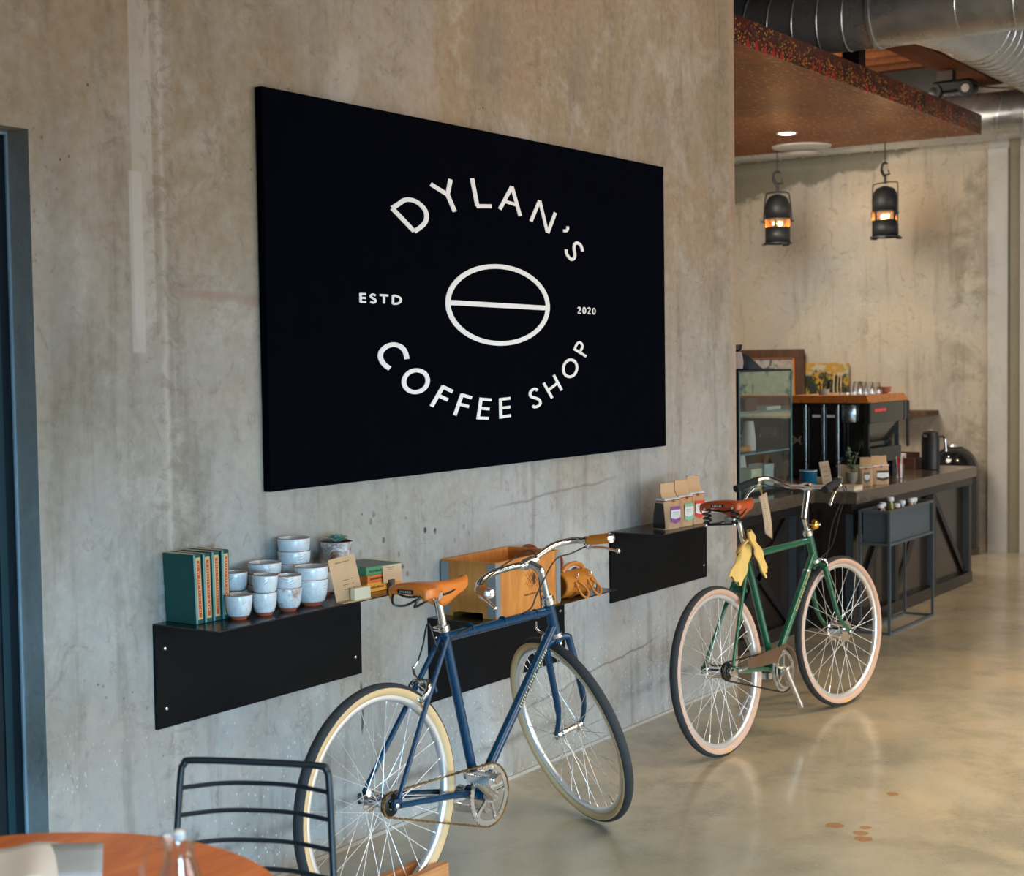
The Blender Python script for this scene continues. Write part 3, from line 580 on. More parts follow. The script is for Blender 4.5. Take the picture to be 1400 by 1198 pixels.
cup(3.492, 3.060, Z1+.038, .051, .080, 'large white cup nested on top in the front stack nearest the card', rz=.2)
cup(3.268, 3.160, Z1, .038, .070, 'white cup at the bottom of the rear stack beside the books', rz=5)
cup(3.268, 3.160, Z1+.054, .039, .068, 'scratched white cup on top of the rear stack beside the books', rz=.3)
for i in range(3): cup(3.392, 3.155, Z1+i*.032, .050, .072, ('lowest bowl of the middle rear stack', 'middle bowl of the middle rear stack', 'top white bowl of the middle rear stack')[i], rz=i*2.2, g='stoneware bowls in the rear stacks')
for i in range(4): cup(3.535, 3.165, Z1+i*.0385, .050, .078, ('lowest bowl of the tallest rear stack', 'second bowl up in the tallest rear stack', 'third bowl up in the tallest rear stack', 'top white bowl of the tallest rear stack')[i], rz=i*1.7, g='stoneware bowls in the rear stacks')
cup(3.655, 3.160, Z1, .043, .078, 'grey-white scratched cup half hidden behind the card', rz=1.2)

# succulents
LEAF = NT('succulent_leaf'); LEAF.set(col=LEAF.mix(LEAF.mr(LEAF.noise(LEAF.pos(), 18, 3), .3, .7), S(96, 134, 122), S(150, 182, 172)), rough=.5)
SOIL = mat('soil', S(60, 46, 36), .95, 0, .3, 60, .6, 120)
def rosette(mb, c, R, n=22, tilt0=.15):
    for i in range(n):
        a = i*2.39996; q = i/n; L = R*(1-.45*q); el = tilt0+q*1.15; d = Vector((cos(a)*cos(el), sin(a)*cos(el), sin(el))); wv = Vector((-sin(a), cos(a), 0)); up = d.cross(wv)*-1
        W_ = L*.20; pts = []
        b = Vector(c)
        rows = [(0, .35), (.45, 1), (.75, .8), (1, .04)]
        vs = []
        for (s_, k) in rows:
            p = b+d*L*s_+up*(-.12*L*sin(s_*pi)*1); vs += [p-wv*W_*k, p+up*W_*.35*k, p+wv*W_*k, p-up*W_*.35*k]
        fs = []
        for r in range(3):
            for j in range(4): fs.append((r*4+j, r*4+(j+1) % 4, r*4+4+(j+1) % 4, r*4+4+j))
        mb.add(vs, fs)
pt = thing('potted_succulent', 'blue-green succulent in a rust-flecked pot standing behind the card', 'potted plant', (3.735, 3.165, Z1))
MB().lathe([(.030, .093), (.041, .10), (.050, .15), (.0515, .160), (.048, .161), (.046, .150), (0, .148)], 32, mats=[0, 0, 0, 1, 1, 0]).build('pot', [GLZB, RIM], pt)
MB().lathe([(.047, .151), (0, .157)], 24).build('soil', SOIL, pt)
m = MB(); rosette(m, (0, 0, .153), .052, 26, .25); m.build('leaves', LEAF.m, pt)
pr, ms = cup_mesh(.036, .092); MB().lathe([(r, .0925-h) for r, h in pr[:6]]+[(0, .09)], 28).build('stand', GLZB, pt, 'upturned cup under the pot')
pb = thing('potted_succulent', 'small dark green plant half hidden between the cups and the card', 'potted plant', (3.607, 3.212, Z1+.001))
m = MB(); rosette(m, (0, 0, .10), .034, 14, .5); m.build('leaves', mat('dark_leaf', S(46, 70, 58), .6), pb)
MB().lathe([(.014, .0), (.018, .09), (.016, .095), (0, .085)], 20).build('pot', GLZB, pb)

# kraft cards, wooden holders, paperbacks
WOODP = mat('pale_wood', S(224, 210, 178), .6, 0, .05, 30)
def ticks(mb, x0, x1, z, y, hgt=.0025, seed=1):
    rr = random.Random(seed); x = x0
    while x < x1:
        w_ = rr.uniform(.0012, .0035); mb.bx(x, min(x+w_, x1), y-.0003, y, z, z+hgt*rr.uniform(.6, 1)); x += w_+rr.uniform(.0006, .002)
cd = thing('price_card', 'kraft paper price card leaning in a pale wooden block at the shelf edge', 'card', (3.605, 2.992, Z1), rad(-4)); 
T = Mx((0, .012, .002), rad(-12), rad(-4), 0)
MB(T).bx(-.058, .058, 0, .001, 0, .135).build('card', KRAFT, cd, smooth=False)
m = MB(T); ticks(m, -.03, .03, .118, 0, .003, 3)
for i, z in enumerate((.062, .048, .034)): ticks(m, -.015, .012, z, 0, .003, i+7); ticks(m, .024, .03, z, 0, .003, i+17)
m.build('card_lettering', INK, cd, smooth=False)
MB().bx(-.005, .066, -.012, .008, 0, .040).build('wooden_holder', WOODP, cd, bevel=.002); MB().bx(-.058, .066, -.014, .012, 0, .004).build('holder_base', KRAFT, cd)
gp = S(70, 140, 96)
GRN = mat('paperback_green', gp, .5, 0, .06); ORG = mat('paperback_orange', S(226, 120, 42), .5, 0, .06); YEL = mat('paperback_amber', S(232, 152, 44), .5, 0, .06); SMK = mat('paperback_photo_cover', S(84, 98, 92), .4, 0, .3, 18)
bs = [('paperback_book', 'amber paperback at the bottom of the flat pile', YEL, .030, 0), ('paperback_book', 'orange paperback in the middle of the flat pile', ORG, .022, .02), ('paperback_book', 'green paperback with a grey photo cover on top of the flat pile', GRN, .026, -.03)]
z = Z1
for nm, lb, mt, th, rz in bs:
    b = thing(nm, lb, 'book', (3.815, 3.105, z), rz-.06, 'paperbacks lying in a pile')
    MB().bx(-.058, .105, -.05, .115, 0, th).build('cover', mt, b, smooth=False, bevel=.001)
    MB().bx(-.057, .1055, -.045, .116, .002, th-.002).build('page_block', PAGES, b, smooth=False)
    m = MB(); ticks(m, -.045, .02, th*.35, -.05, .008, int(th*1e4)); m.build('spine_lettering', INK, b, smooth=False)
    if mt is GRN: MB().bx(-.055, .10, -.045, .11, th, th+.0008).build('cover_photo', SMK, b, smooth=False)
    z += th+.0005
cd = thing('business_card', 'kraft business card standing in a small dark stone stub', 'card', (3.858, 3.045, Z1), rad(-4))
T = Mx((0, 0, .022), rad(-5), 0, 0); MB(T).bx(-.035, .055, 0, .0008, 0, .055).build('card', KRAFTL, cd, smooth=False)
m = MB(T); ticks(m, -.012, .022, .046, 0, .0025, 5); ticks(m, -.006, .014, .041, 0, .002, 6); m.build('card_lettering', INK, cd, smooth=False)
MB().lathe([(.013, 0), (.0135, .03), (.012, .031), (0, .031)], 20).build('card_holder', mat('stone_dark', S(92, 80, 74), .7, 0, .3, 60), cd)

# wooden crate
Z2 = .6945; STEEL = mat('corner_steel', S(150, 158, 164), .4, .5, .06)
cx0, cx1, cy0, cy1, ch = 4.378, 4.800, 2.996, 3.228, .198
cr_ = thing('wooden_crate', 'open honey-coloured plywood crate with steel corner strips', 'crate', (cx0, cy0, Z2)); cw, cdp = cx1-cx0, cy1-cy0
poly = [(0, 0), (cdp, 0), (cdp, ch), (0, ch)]
MB().bx(0, cw, 0, .012, 0, ch).build('side_panel', CRATEW, cr_, smooth=False, bevel=.001); MB().bx(0, cw, cdp-.012, cdp, 0, ch).build('side_panel', CRATEW, cr_, smooth=False, bevel=.001)
for xx in (0, cw-.012):
    y0, y1 = .012, cdp-.012; m = MB(); m.bx(xx, xx+.012, y0, y1, .018, ch); m.bx(xx, xx+.012, y0, .055, 0, .018); m.bx(xx, xx+.012, .19, y1, 0, .018); m.build('end_panel', CRATEW, cr_, smooth=False)
MB().bx(.012, cw-.012, .012, cdp-.012, .018, .024).build('bottom', CRATEW, cr_, smooth=False)
for sx, sy in ((0, 0), (1, 0), (0, 1), (1, 1)):
    m = MB(); X = cw*sx; Y = cdp*sy; dx = -1 if sx else 1; dy = -1 if sy else 1
    m.box((X+dx*.014, Y-dy*.001, ch/2), (.030, .002, ch-.012)); m.box((X-dx*.001, Y+dy*.016, ch/2), (.002, .034, ch-.012)); m.build('corner_strip', STEEL, cr_, smooth=False)
    m = MB()
    for zz in (.02, ch/2, ch-.02): m.lathe([(0, -.0035), (.0035, -.001)], 8, (X+dx*.014, 0 if not sy else cdp, zz), 'y')
    m.build('rivet', mat('rivet_copper', S(190, 150, 130), .4, .6), cr_)
BRN = mat('burnt_brand_mark', S(74, 40, 24), .8)
m = MB(); bxc, bzc = .245, .115
m.prism([(bxc, bzc-.022), (bxc+.012, bzc), (bxc, bzc+.022), (bxc-.012, bzc)], .0006, Mx((0, -.0001, 0), rad(90)))
for k in range(-3, 4):
    m.rod((bxc+k*.012-.022, -.0002, bzc-.035+abs(k)*.006), (bxc+k*.012+.022, -.0002, bzc+.045-abs(k)*.008), .0006, 4); m.rod((bxc+k*.012+.022, -.0002, bzc-.035+abs(k)*.006), (bxc+k*.012-.022, -.0002, bzc+.045-abs(k)*.008), .0006, 4)
m.build('brand_emblem', BRN, cr_, smooth=False)
m = MB(); ticks(m, bxc-.065, bxc+.015, .058, -.0001, .008, 21); ticks(m, bxc+.025, bxc+.065, .058, -.0001, .008, 22); m.build('brand_lettering', BRN, cr_, smooth=False)

# leather roll bag
LEA = mat('tan_leather', S(190, 116, 38), .42, 0, .10, 14, .12, 60); LEAD = mat('dark_tan_leather', S(150, 74, 26), .45, 0, .1, 14, .12, 60); RED = mat('red_brown_leather', S(146, 62, 30), .5, 0, .12, 10); CANV = mat('grey_lining', S(96, 98, 96), .8)
bg = thing('leather_bag', 'tan leather barrel bag with straps lying on the low shelf', 'bag', (4.865, 3.050, Z2), rad(-4))
m = MB(); m.lathe([(.046, 0), (.0495, .002), (.050, .02), (.050, .16), (.048, .178), (.030, .188), (0, .19)], 32, (0, 0, .051), 'x'); m.build('bag_body', LEA, bg)
MB().lathe([(0, -.001), (.044, -.001)], 28, (0, 0, .051), 'x').build('end_panel', LEAD, bg, 'dark round end of the bag')
for q, xx in enumerate((.058, .142)):
    T_ = []
    for j in range(20):
        a = rad(-150+j*12); T_.append((xx, .0515*cos(a), .051+.0515*sin(a)))
    m = MB(); m.tube([(p[0], p[1], p[2]) for p in T_], .006, 6); m.build('strap', LEAD, bg)
    pts = cr([(xx-.012, -.052, .062), (xx-.006, -.075, .020), (xx+.022, -.080, .004), (xx+.040, -.074, .022), (xx+.034, -.058, .046), (xx+.006, -.052, .066)])
    MB().tube(pts, .0045, 8).build('strap_loop', LEA, bg)
    m = MB()
    for (a, b) in ((-.014, .048), (-.014, .062), (.016, .044), (.016, .058)): m.sphere((xx+a, -.051, b), .0028, 8)
    m.build('rivet', CHROME, bg)
    MB().tube([(xx-.008, -.050, .080), (xx+.012, -.050, .080), (xx+.012, -.048, .093), (xx-.008, -.048, .093)], .0018, 6, closed=True).build('buckle', CHROME, bg)
MB().tube(cr([(.02, -.01, .100), (.05, -.012, .122), (.10, -.012, .126), (.145, -.010, .112), (.155, -.008, .100)]), .009, 8).build('handle', LEA, bg)
MB().tube(cr([(.185, -.02, .07), (.205, -.03, .05), (.215, -.035, .03), (.20, -.04, .006), (.175, -.045, .010)]), .005, 8).build('end_strap', LEAD, bg)
MB().tube(cr([(.0, .02, .10), (.03, .03, .14), (.06, .03, .155), (.075, .03, .13), (.05, .02, .105)]), .0055, 8).build('shoulder_strap', RED, bg)
hb = thing('bicycle_bag', 'dark red-brown leather pouch hanging over the crate back corner', 'bag', (4.855, 3.165, Z2))
MB().lathe([(.001, -.03), (.045, -.022), (.054, 0), (.045, .022), (.001, .03)], 28, (0, 0, .15), 'x').build('pouch', RED, hb)
MB().tube(cr([(0, -.02, .10), (.01, -.03, .05), (.03, -.03, .01), (.05, -.0, .004)]), .006, 8).build('strap', RED, hb)

# coffee bags
STR1 = mat('ribbon_red', S(190, 62, 66), .7); STR2 = mat('ribbon_blue', S(150, 196, 212), .7); STR3 = mat('ribbon_cream', S(226, 214, 196), .7)
WIN = mat('bag_window_beans', (.012, .012, .013, 1), .15, 0, .4, 60)
def coffee_bag(x, y, z, rz, w, d, h, label, lab_col, win=True, lean=0, lw=.62, stripes=True):
    o = thing('coffee_bag', label, 'coffee bag', (x, y, z), rz, 'kraft coffee bags'); o.rotation_euler = (rad(lean), 0, rz)
    rows = [(0, 1, 1), (.02, 1.02, 1.03), (.25, 1.05, 1.1), (.5, 1.03, 1.02), (.62, 1.0, .86), (.70, .96, .55), (.80, .93, .16), (1, .90, .05)]
    rr = random.Random(int(x*1000)); vs = []; N = 16
    for (t_, kw, kd) in rows:
        for j in range(N):
            a = 2*pi*(j+.5)/N; ca, sa = cos(a), sin(a); m_ = max(abs(ca), abs(sa)); px, py = ca/m_, sa/m_
            bl = .9+.1*max(abs(ca), abs(sa))
            vs.append((px*w/2*kw*bl+rr.uniform(-.0012, .0012), py*d/2*kd+rr.uniform(-.001, .001), t_*h+(rr.uniform(-.002, .004) if t_ == 1 else 0)))
    m = MB(); m.add(vs, [(i*N+j, i*N+(j+1) % N, (i+1)*N+(j+1) % N, (i+1)*N+j) for i in range(len(rows)-1) for j in range(N)]+[tuple(range(N-1, -1, -1)), tuple((len(rows)-1)*N+j for j in range(N))])
    m.build('bag', KRAFT, o, ang=25)
    if win:
        MB().grid(lambda u, v: (-w/2*(1.035+.02*sin(v*pi))-.0012, (u-.5)*d*(.95-.35*v*v), .004+v*h*.56), 8, 10).build('side_window', WIN, o)
    if stripes:
        for k, mt in enumerate((STR1, STR3, STR2)):
            zc = h*.64-.004+k*.0042
            yk = lambda zz: -d/2*(1.02-(zz/h-.5)*1.9)-.0028
            m = MB(); m.add([(-w*.5, yk(zc), zc), (w*.5, yk(zc), zc+.002), (w*.49, yk(zc+.004), zc+.006), (-w*.49, yk(zc+.004), zc+.004)], [(0, 1, 2, 3)])
            m.add([(-w*.5, yk(zc), zc), (-w*.49, yk(zc+.004), zc+.004), (-w*.51, d*.25, zc+.004), (-w*.52, d*.25, zc)], [(0, 1, 2, 3)])
            m.build('ribbon_stripe', mt, o, smooth=False)
    MB().lathe([(0, -.004), (.006, -.003), (.0065, 0)], 12, (w*.02, -d/2*.92-.004, h*.63), 'y').build('toggle', mat('toggle_kraft_brown', S(150, 112, 70), .6) if 'toggle_kraft_brown' not in bpy.data.materials else bpy.data.materials['toggle_kraft_brown'], o)
    lm = mat('bag_label_'+lab_col[0], lab_col[1], .7, 0, .03); L = w*lw/2; z0, z1 = h*.12, h*.50; yf = -d/2*1.11-.002
    m = MB(); m.prism([(-L, z0+.012), (0, z0), (L, z0+.012), (L, z1), (-L, z1)], .0006, Mx((w*.06, yf, 0), rad(90))); m.build('label', lm, o, smooth=False)
    m = MB(); m.prism([(-L, z0+.026), (0, z0+.019), (L, z0+.026), (L, z1-.014), (-L, z1-.014)], .0006, Mx((w*.06, yf-.0006, 0), rad(90))); m.build('label_centre', WHITE, o, smooth=False)
    m = MB(); ticks(m, w*.06-L*.7, w*.06+L*.6, z1-.026, yf-.0012, .0025, 31); ticks(m, w*.06-L*.6, w*.06+L*.6, z1-.034, yf-.0012, .002, 32); m.build('label_lettering', mat('label_grey', S(150, 150, 155), .8) if 'label_grey' not in bpy.data.materials else bpy.data.materials['label_grey'], o, smooth=False)
    return o
coffee_bag(5.788, 3.072, Z1, rad(-13), .098, .072, .192, 'kraft coffee bag with a purple label, leftmost on the shelf', ('purple', S(150, 84, 160)))
coffee_bag(5.899, 3.064, Z1, rad(-9), .10, .066, .198, 'kraft coffee bag with a mint green label on the shelf', ('mint', S(140, 205, 175)), win=False)
coffee_bag(6.022, 3.070, Z1, rad(-20), .085, .07, .205, 'kraft coffee bag with a red label leaning beside the green bicycle saddle', ('red', S(226, 62, 42)))
# ------------------------------------------------------------------ bicycles
CREAM = mat('tyre_cream_sidewall', S(214, 178, 130), .7, 0, .06, 30); PINKT = mat('tyre_tan_sidewall', S(196, 160, 138), .7, 0, .06, 30)
BLUEF = mat('frame_blue_paint', S(0, 54, 84), .26, 0, .04, coat=.12); GREENF = mat('frame_green_paint', S(4, 88, 62), .22, 0, .04, coat=.6)
HONEY = mat('saddle_honey_leather', S(218, 120, 40), .38, 0, .08, 14, coat=.2); BRICK = mat('saddle_brick_leather', S(176, 74, 26), .36, 0, .1, 14, coat=.2); UNDER = mat('saddle_underside', S(222, 160, 106), .7)
GRIPO = mat('grip_orange_leather', S(234, 140, 36), .45, 0, .05); GRIPK = mat('grip_black_foam', S(30, 34, 38), .85, 0, .1, 80, .3, 200)
CHAIN = mat('chain_brass_steel', S(140, 112, 70), .35, .9, .3, 90); CHAINK = mat('chain_dark', S(60, 54, 48), .4, .8, .3, 90); DARKST = mat('dark_steel', (.03, .032, .035, 1), .3, .8)
GUARD = mat('chainguard_bronze_steel', S(150, 124, 104), .3, .9, .06)
GOLDT = mat('frame_gold_lettering', S(206, 190, 130), .4)
def rotabout(hdir, ang, org): return Matrix.Translation(org) @ Matrix.Rotation(ang, 4, hdir) @ Matrix.Translation(-Vector(org))
def bicycle(P):
    root = bpy.data.objects.new('bicycle', None); COL.objects.link(root); root.empty_display_size = .2
    tag(root, P['label'], 'bicycle')
    root.matrix_world = Matrix.Translation((P['X'], P['Y'], 0)) @ Matrix.Rotation(P['head'], 4, 'Z') @ Matrix.Rotation(P['lean'], 4, 'X') @ Matrix.Rotation(-P['pitch'], 4, 'Y')
    paint, side, R = P['paint'], P['side'], .34
    V = Vector; rh = V((0, 0, R)); bb = V((P['bbx'], 0, P['bbz'])); sd = V((-cos(P['sa']), 0, sin(P['sa']))); sc = bb+sd*P['st']
    hb = V((P['hbx'], 0, P['hbz'])); hd = V((-cos(P['ha']), 0, sin(P['ha']))); fw = V((sin(P['ha']), 0, cos(P['ha']))); ht = hb+hd*P['hl']
    fh = hb-hd*P['forkl']+fw*P['rake']; ST = rotabout(hd, P['steer'], hb)
    # frame
    m = MB(); rt = .0155
    m.rod(bb, sc+sd*.012, rt); m.rod(sc-sd*.012, ht-hd*.030, rt*.95); m.rod(bb, hb+hd*.03, rt*1.08); m.rod(hb-hd*.004, ht+hd*.004, .019)
    m.lathe([(.021, -.036), (.021, .036)], 20, bb, 'y')
    for s in (-1, 1):
        do = rh+V((0, s*.066, 0))
        m.tube(cr([bb+V((-.02, s*.014, 0)), bb+V((-.13, s*.028, rh.z*.08-.0)), bb+V((-.30, s*.055, (R-P['bbz'])*.72)), do+V((.015, 0, -.002))]), [.0105]*7+[.0105]*6+[.009]*6, 10)
        m.tube([sc+V((-.005, s*.014, -.012)), (sc*.55+do*.45)+V((0, s*.006, 0)), do+V((.01, 0, .018))], [.0085, .0085, .007], 10)
        m.box(do+V((.006, 0, .004)), (.036, .006, .03))
    # stay bridge behind the seat tube, just above the tyre
    u = (sc-rh).normalized(); q = rh+u*(R+.030)
    m.box(q+V((.012, 0, -.002)), (.010, .062, .040), Matrix.Rotation(rad(-25), 3, 'Y')); 
    m.lathe([(.0205, -.003), (.0205, .003)], 18, (0, 0, 0), 'y') if 0 else None
    frame = m.build('frame', paint, root)
    # pin-stripe lettering along the down tube
    dd = (hb+hd*.03-bb); m = MB(); dn = dd.normalized(); side_n = V((0, -1, 0)); up_n = dn.cross(V((0, 1, 0)))
    for i in range(22):
        if i in (6, 13): continue
        c = bb+dd*(.50+i*.0165)+side_n*(rt*1.0)+up_n*.0025; m.box(c, (.0042, .0016, .010 if i % 3 else .013), dn.to_track_quat('X', 'Z').to_matrix())
    m.build('frame_lettering', GOLDT, frame, smooth=False)
    if P['kind'] == 'green':
        for f_ in (.04, .83): MB().tube([bb+dd*f_+V((0, 0, 0)), bb+dd*f_+dn*.008], rt*1.08+.002, 16).build('tube_clamp', CHROME, frame)
    else:
        tv = (ht-hd*.03-sc); tn = tv.normalized()
        for f_ in (.22, .52, .84): MB().tube([sc+tv*f_, sc+tv*f_+tn*.006], rt*.95+.0010, 16).build('cable_clip', paint, frame)
    # fork
    m = MB(ST); cr0 = hb-hd*.018
    m.rod(hb-hd*.002, hb-hd*.03, .016)
    wid = .046
    for s in (-1, 1):
        m.tube(cr([cr0+V((0, 0, 0)), cr0+V((0, s*.025, 0))-hd*.002, cr0-hd*.012+V((0, s*wid, 0))]), .011, 10)
        L = P['forkl']-.03
        a = cr0-hd*.010+V((0, s*wid, 0))
        m.tube(cr([a, a-hd*L*.35+V((0, s*.004, 0)), a-hd*L*.72+fw*P['rake']*.12+V((0, s*.007, 0)), fh+hd*.004+V((0, s*.055, 0))]), [.0125]*6+[.0115]*6+[.009]*5+[.0075, .007], 10)
        m.box(fh+V((0, s*.055, 0)), (.018, .005, .026))
    fork = m.build('fork', paint, root)
    MB(ST).rod(hb-hd*.004, hb+hd*.006, .0225, 20).rod(hb-hd*.008, hb-hd*.004, .0245, 20).rod(ht-hd*.004, ht+hd*.018, .0215, 20).rod(ht+hd*.018, ht+hd*.026, .0175, 6).rod(ht+hd*.003, ht+hd*.008, .0235, 20).build('headset', CHROME, root)
    # wheels
    def wheel(c, M_, hubr, hubw, rear):
        RM = 1.0
        m = MB(M_); pr = []
        for k, (rr, yy) in enumerate([(.3045, -.011), (.3045, .011), (.296, .0125), (.2885, .009), (.286, 0), (.2885, -.009), (.296, -.0125)]): pr.append((rr, yy))
        m.lathe(pr, 72, c, 'y', closed=True); w_ = m.build('wheel', ALUM, root, ang=50)
        m = MB(M_); tr = .0192; pr = []; ms = []
        for k in range(20):
            a = 2*pi*k/20; pr.append((.3208+tr*cos(a), tr*sin(a)*1.0)); mid = (k+.5)*18; mid = min(mid, 360-mid); ms.append(0 if mid < 74 else 1)
        m.lathe(pr, 96, c, 'y', mats=ms, closed=True)
        m.build('tyre', [RUBBER, side], w_)
        m = MB(M_); hw = hubw/2
        m.lathe([(.0045, -hw-.012), (.0045, -hw), (.011, -hw), (.012, -.034), (hubr+.004, -.034), (hubr+.004, -.031), (hubr*.62 if hubr < .03 else hubr*.92, -.027), (hubr*.45 if hubr < .03 else hubr*.88, 0), (hubr*.62 if hubr < .03 else hubr*.92, .027), (hubr+.004, .031), (hubr+.004, .034), (.012, .034), (.011, hw), (.0045, hw), (.0045, hw+.012)], 28, c, 'y')
        hub = m.build('hub', CHROME, w_)
        m = MB(M_)
        for s in (-1, 1): m.lathe([(.0095, s*(hw+.004)), (.0095, s*(hw+.010)), (.004, s*(hw+.013))][::s], 6, c, 'y')
        m.build('axle_nuts', CHROME, w_)
        for i in range(32):
            a = 2*pi*i/32+.05; s = -1 if i % 2 else 1; dr = 1 if (i//2) % 2 else -1
            ah = a+dr*(1.05 if hubr < .03 else .75)
            p0 = c+V((hubr*cos(ah), s*.0325, hubr*sin(ah))); p1 = c+V((.289*cos(a), s*.002, .289*sin(a)))
            MB(M_).tube([p0, p1-(p1-p0).normalized()*.014, p1-(p1-p0).normalized()*.013, p1], [.00105, .00105, .0019, .0019], 5).build('spoke', SPOKE, w_, ang=60)
        a = rad(-112); vv = c+V((.288*cos(a), 0, .288*sin(a))); MB(M_).rod(vv, c+V((.256*cos(a), 0, .256*sin(a))), .003, 8).build('valve', CHROME, w_)
        return w_
    g = P['kind'] == 'green'
    w1 = wheel(rh, None, .030 if g else .027, .125, True); w2 = wheel(fh, ST, .043 if g else .018, .10, False)
    if g:
        YL = mat('tyre_label_yellow', S(222, 170, 40), .6)
        for c, M_ in ((rh, None), (fh, ST)):
            m = MB(M_); pts = [[], []]
            for k in range(6):
                a = rad(-90+(k-2.5)*1.6+2)
                for q, (r_, y_) in enumerate(((.3265, -.0182), (.3195, -.0186))): pts[q].append(c+V((r_*cos(a), y_-.0012, r_*sin(a))))
            m.add(pts[0]+pts[1], [(k, k+1, 7+k, 6+k) for k in range(5)]); m.build('tyre_label', YL, w1 if M_ is None else w2, smooth=False)
    # drivetrain
    cy = -.047; rr_ = .095 if not g else .089; cc = bb+V((0, cy, 0)); m = MB()
    N = 46; vs = []
    for yy in (-.0015, .0015):
        for i in range(N*2): a = pi*i/N; q = rr_+(.0035 if i % 2 else -.002); vs.append(cc+V((q*cos(a), yy, q*sin(a))))
        for i in range(N*2): a = pi*i/N; q = rr_*.82; vs.append(cc+V((q*cos(a), yy, q*sin(a))))
    n2 = N*2; fs = []
    for i in range(n2):
        j = (i+1) % n2
        fs += [(i, j, n2+j, n2+i), (2*n2+i, 3*n2+i, 3*n2+j, 2*n2+j), (i, 2*n2+i, 2*n2+j, j), (n2+i, n2+j, 3*n2+j, 3*n2+i)]
    m.add(vs, fs)
    for k in range(5):
        a = 2*pi*k/5+P['crank']; m.box(cc+V((rr_*.44*cos(a), -.001, rr_*.44*sin(a))), (rr_*.86, .005, .011), Matrix.Rotation(-a, 3, 'Y')); m.lathe([(.0075, -.005), (.0075, .004)], 10, cc+V((rr_*.84*cos(a), 0, rr_*.84*sin(a))), 'y')
    m.lathe([(.024, -.004), (.024, .004)], 24, cc, 'y')
    if g: m.lathe([(rr_*.86, -.012), (rr_*.86, -.0095), (rr_*.76, -.0095), (rr_*.76, -.012)], 40, cc, 'y', closed=True)
    ck = m.build('crankset', ALU, root)
    for s, th in ((-1, P['crank']), (1, P['crank']+pi)):
        e_ = V((cos(th), 0, sin(th))); y0 = s*.062; y1 = s*.078
        m = MB(); a = bb+V((0, y0, 0)); b = bb+e_*.17+V((0, y1, 0))
        m.tube([a-e_*.010, a+e_*.02, (a+b)/2, b-e_*.015, b+e_*.010], [.015, .0145, .0115, .0105, .012], 12); m.lathe([(.012, -.009), (.012, .009)], 16, b, 'y'); m.lathe([(.0165, -.01), (.0165, .01)], 18, a, 'y')
        arm = m.build('crank_arm', ALU, root); MB().lathe([(0, s*.0112), (.008, s*.0112)], 14, a, 'y').build('axle_cap', DARKST, arm)
        if P['pedals']:
            pc = b+V((0, s*.058, 0)); m = MB()
            m.rod(b, b+V((0, s*.105, 0)), .0065, 12)
            for xx in (-.030, .030):
                m.box(pc+V((xx, 0, 0)), (.003, .085, .018))
                for k in range(9): m.box(pc+V((xx, -.038+k*.0095, .011)), (.003, .005, .006)); m.box(pc+V((xx, -.038+k*.0095, -.011)), (.003, .005, .006))
            for yy in (-.042, .042): m.box(pc+V((0, yy, 0)), (.062, .003, .022))
            m.lathe([(.012, -.006), (.013, 0), (.009, .008)][::1], 16, pc+V((0, s*.046, 0)), 'y')
            m.build('pedal', CHROME, arm)
    cog = MB().lathe([(.032 if not g else .034, cy-.002), (.034 if not g else .037, cy), (.032 if not g else .034, cy+.002), (.016, cy+.004), (.016, cy-.004)], 36, rh, 'y', closed=True).build('rear_cog', DARKST, root)
    # chain
    rc = .035 if not g else .037; m = MB(); rf = rr_+.0015
    a0 = math.asin((rf-rc)/(bb-rh).length); dv = (bb-rh).normalized(); base = math.atan2(dv.z, dv.x)
    path = []
    for k in range(24): t_ = base+pi/2+a0-(k/23)*(pi+2*a0); path.append(bb+V((rf*cos(t_), cy, rf*sin(t_))))
    for k in range(14): t_ = base-pi/2-a0-(k/13)*(pi-2*a0); path.append(rh+V((rc*cos(t_), cy, rc*sin(t_))))
    seg = [(path[i], path[(i+1) % len(path)]) for i in range(len(path))]; step = .0127/1.0; off = 0; k = 0
    for a, b in seg:
        L = (b-a).length; d_ = (b-a).normalized() if L > 1e-6 else V((1, 0, 0)); s_ = off
        while s_ < L:
            m.box(a+d_*s_, (.0118, .0032 if k % 2 else .0066, .0078 if k % 2 else .0064), d_.to_track_quat('X', 'Y').to_matrix()); s_ += .0127; k += 1
        off = s_-L
    co = m.build('chain', CHAIN if not g else CHAINK, root, smooth=False)
    # seat post, clamp, saddle
    top = V((sc.x+sd.x*P['sp'], 0, sc.z+sd.z*P['sp']))
    MB().rod(sc, top, .0132, 16).build('seat_post', CHROME, root)
    m = MB(); m.rod(sc+sd*.010, sc+sd*.028, .019, 18); m.lathe([(.006, -.020), (.008, -.015), (.008, .015), (.006, .020)], 12, sc+sd*.018+V((-.022, 0, 0)), 'y'); m.build('seat_clamp', CHROME, root)
    sr = sc+V((-P['sadback'], 0, P['sadz'])); SL, SW, TILT = P['sl'], P['sw'], P['tilt']; SM = Matrix.Translation(sr) @ Matrix.Rotation(-TILT, 4, 'Y')
    m = MB(SM)
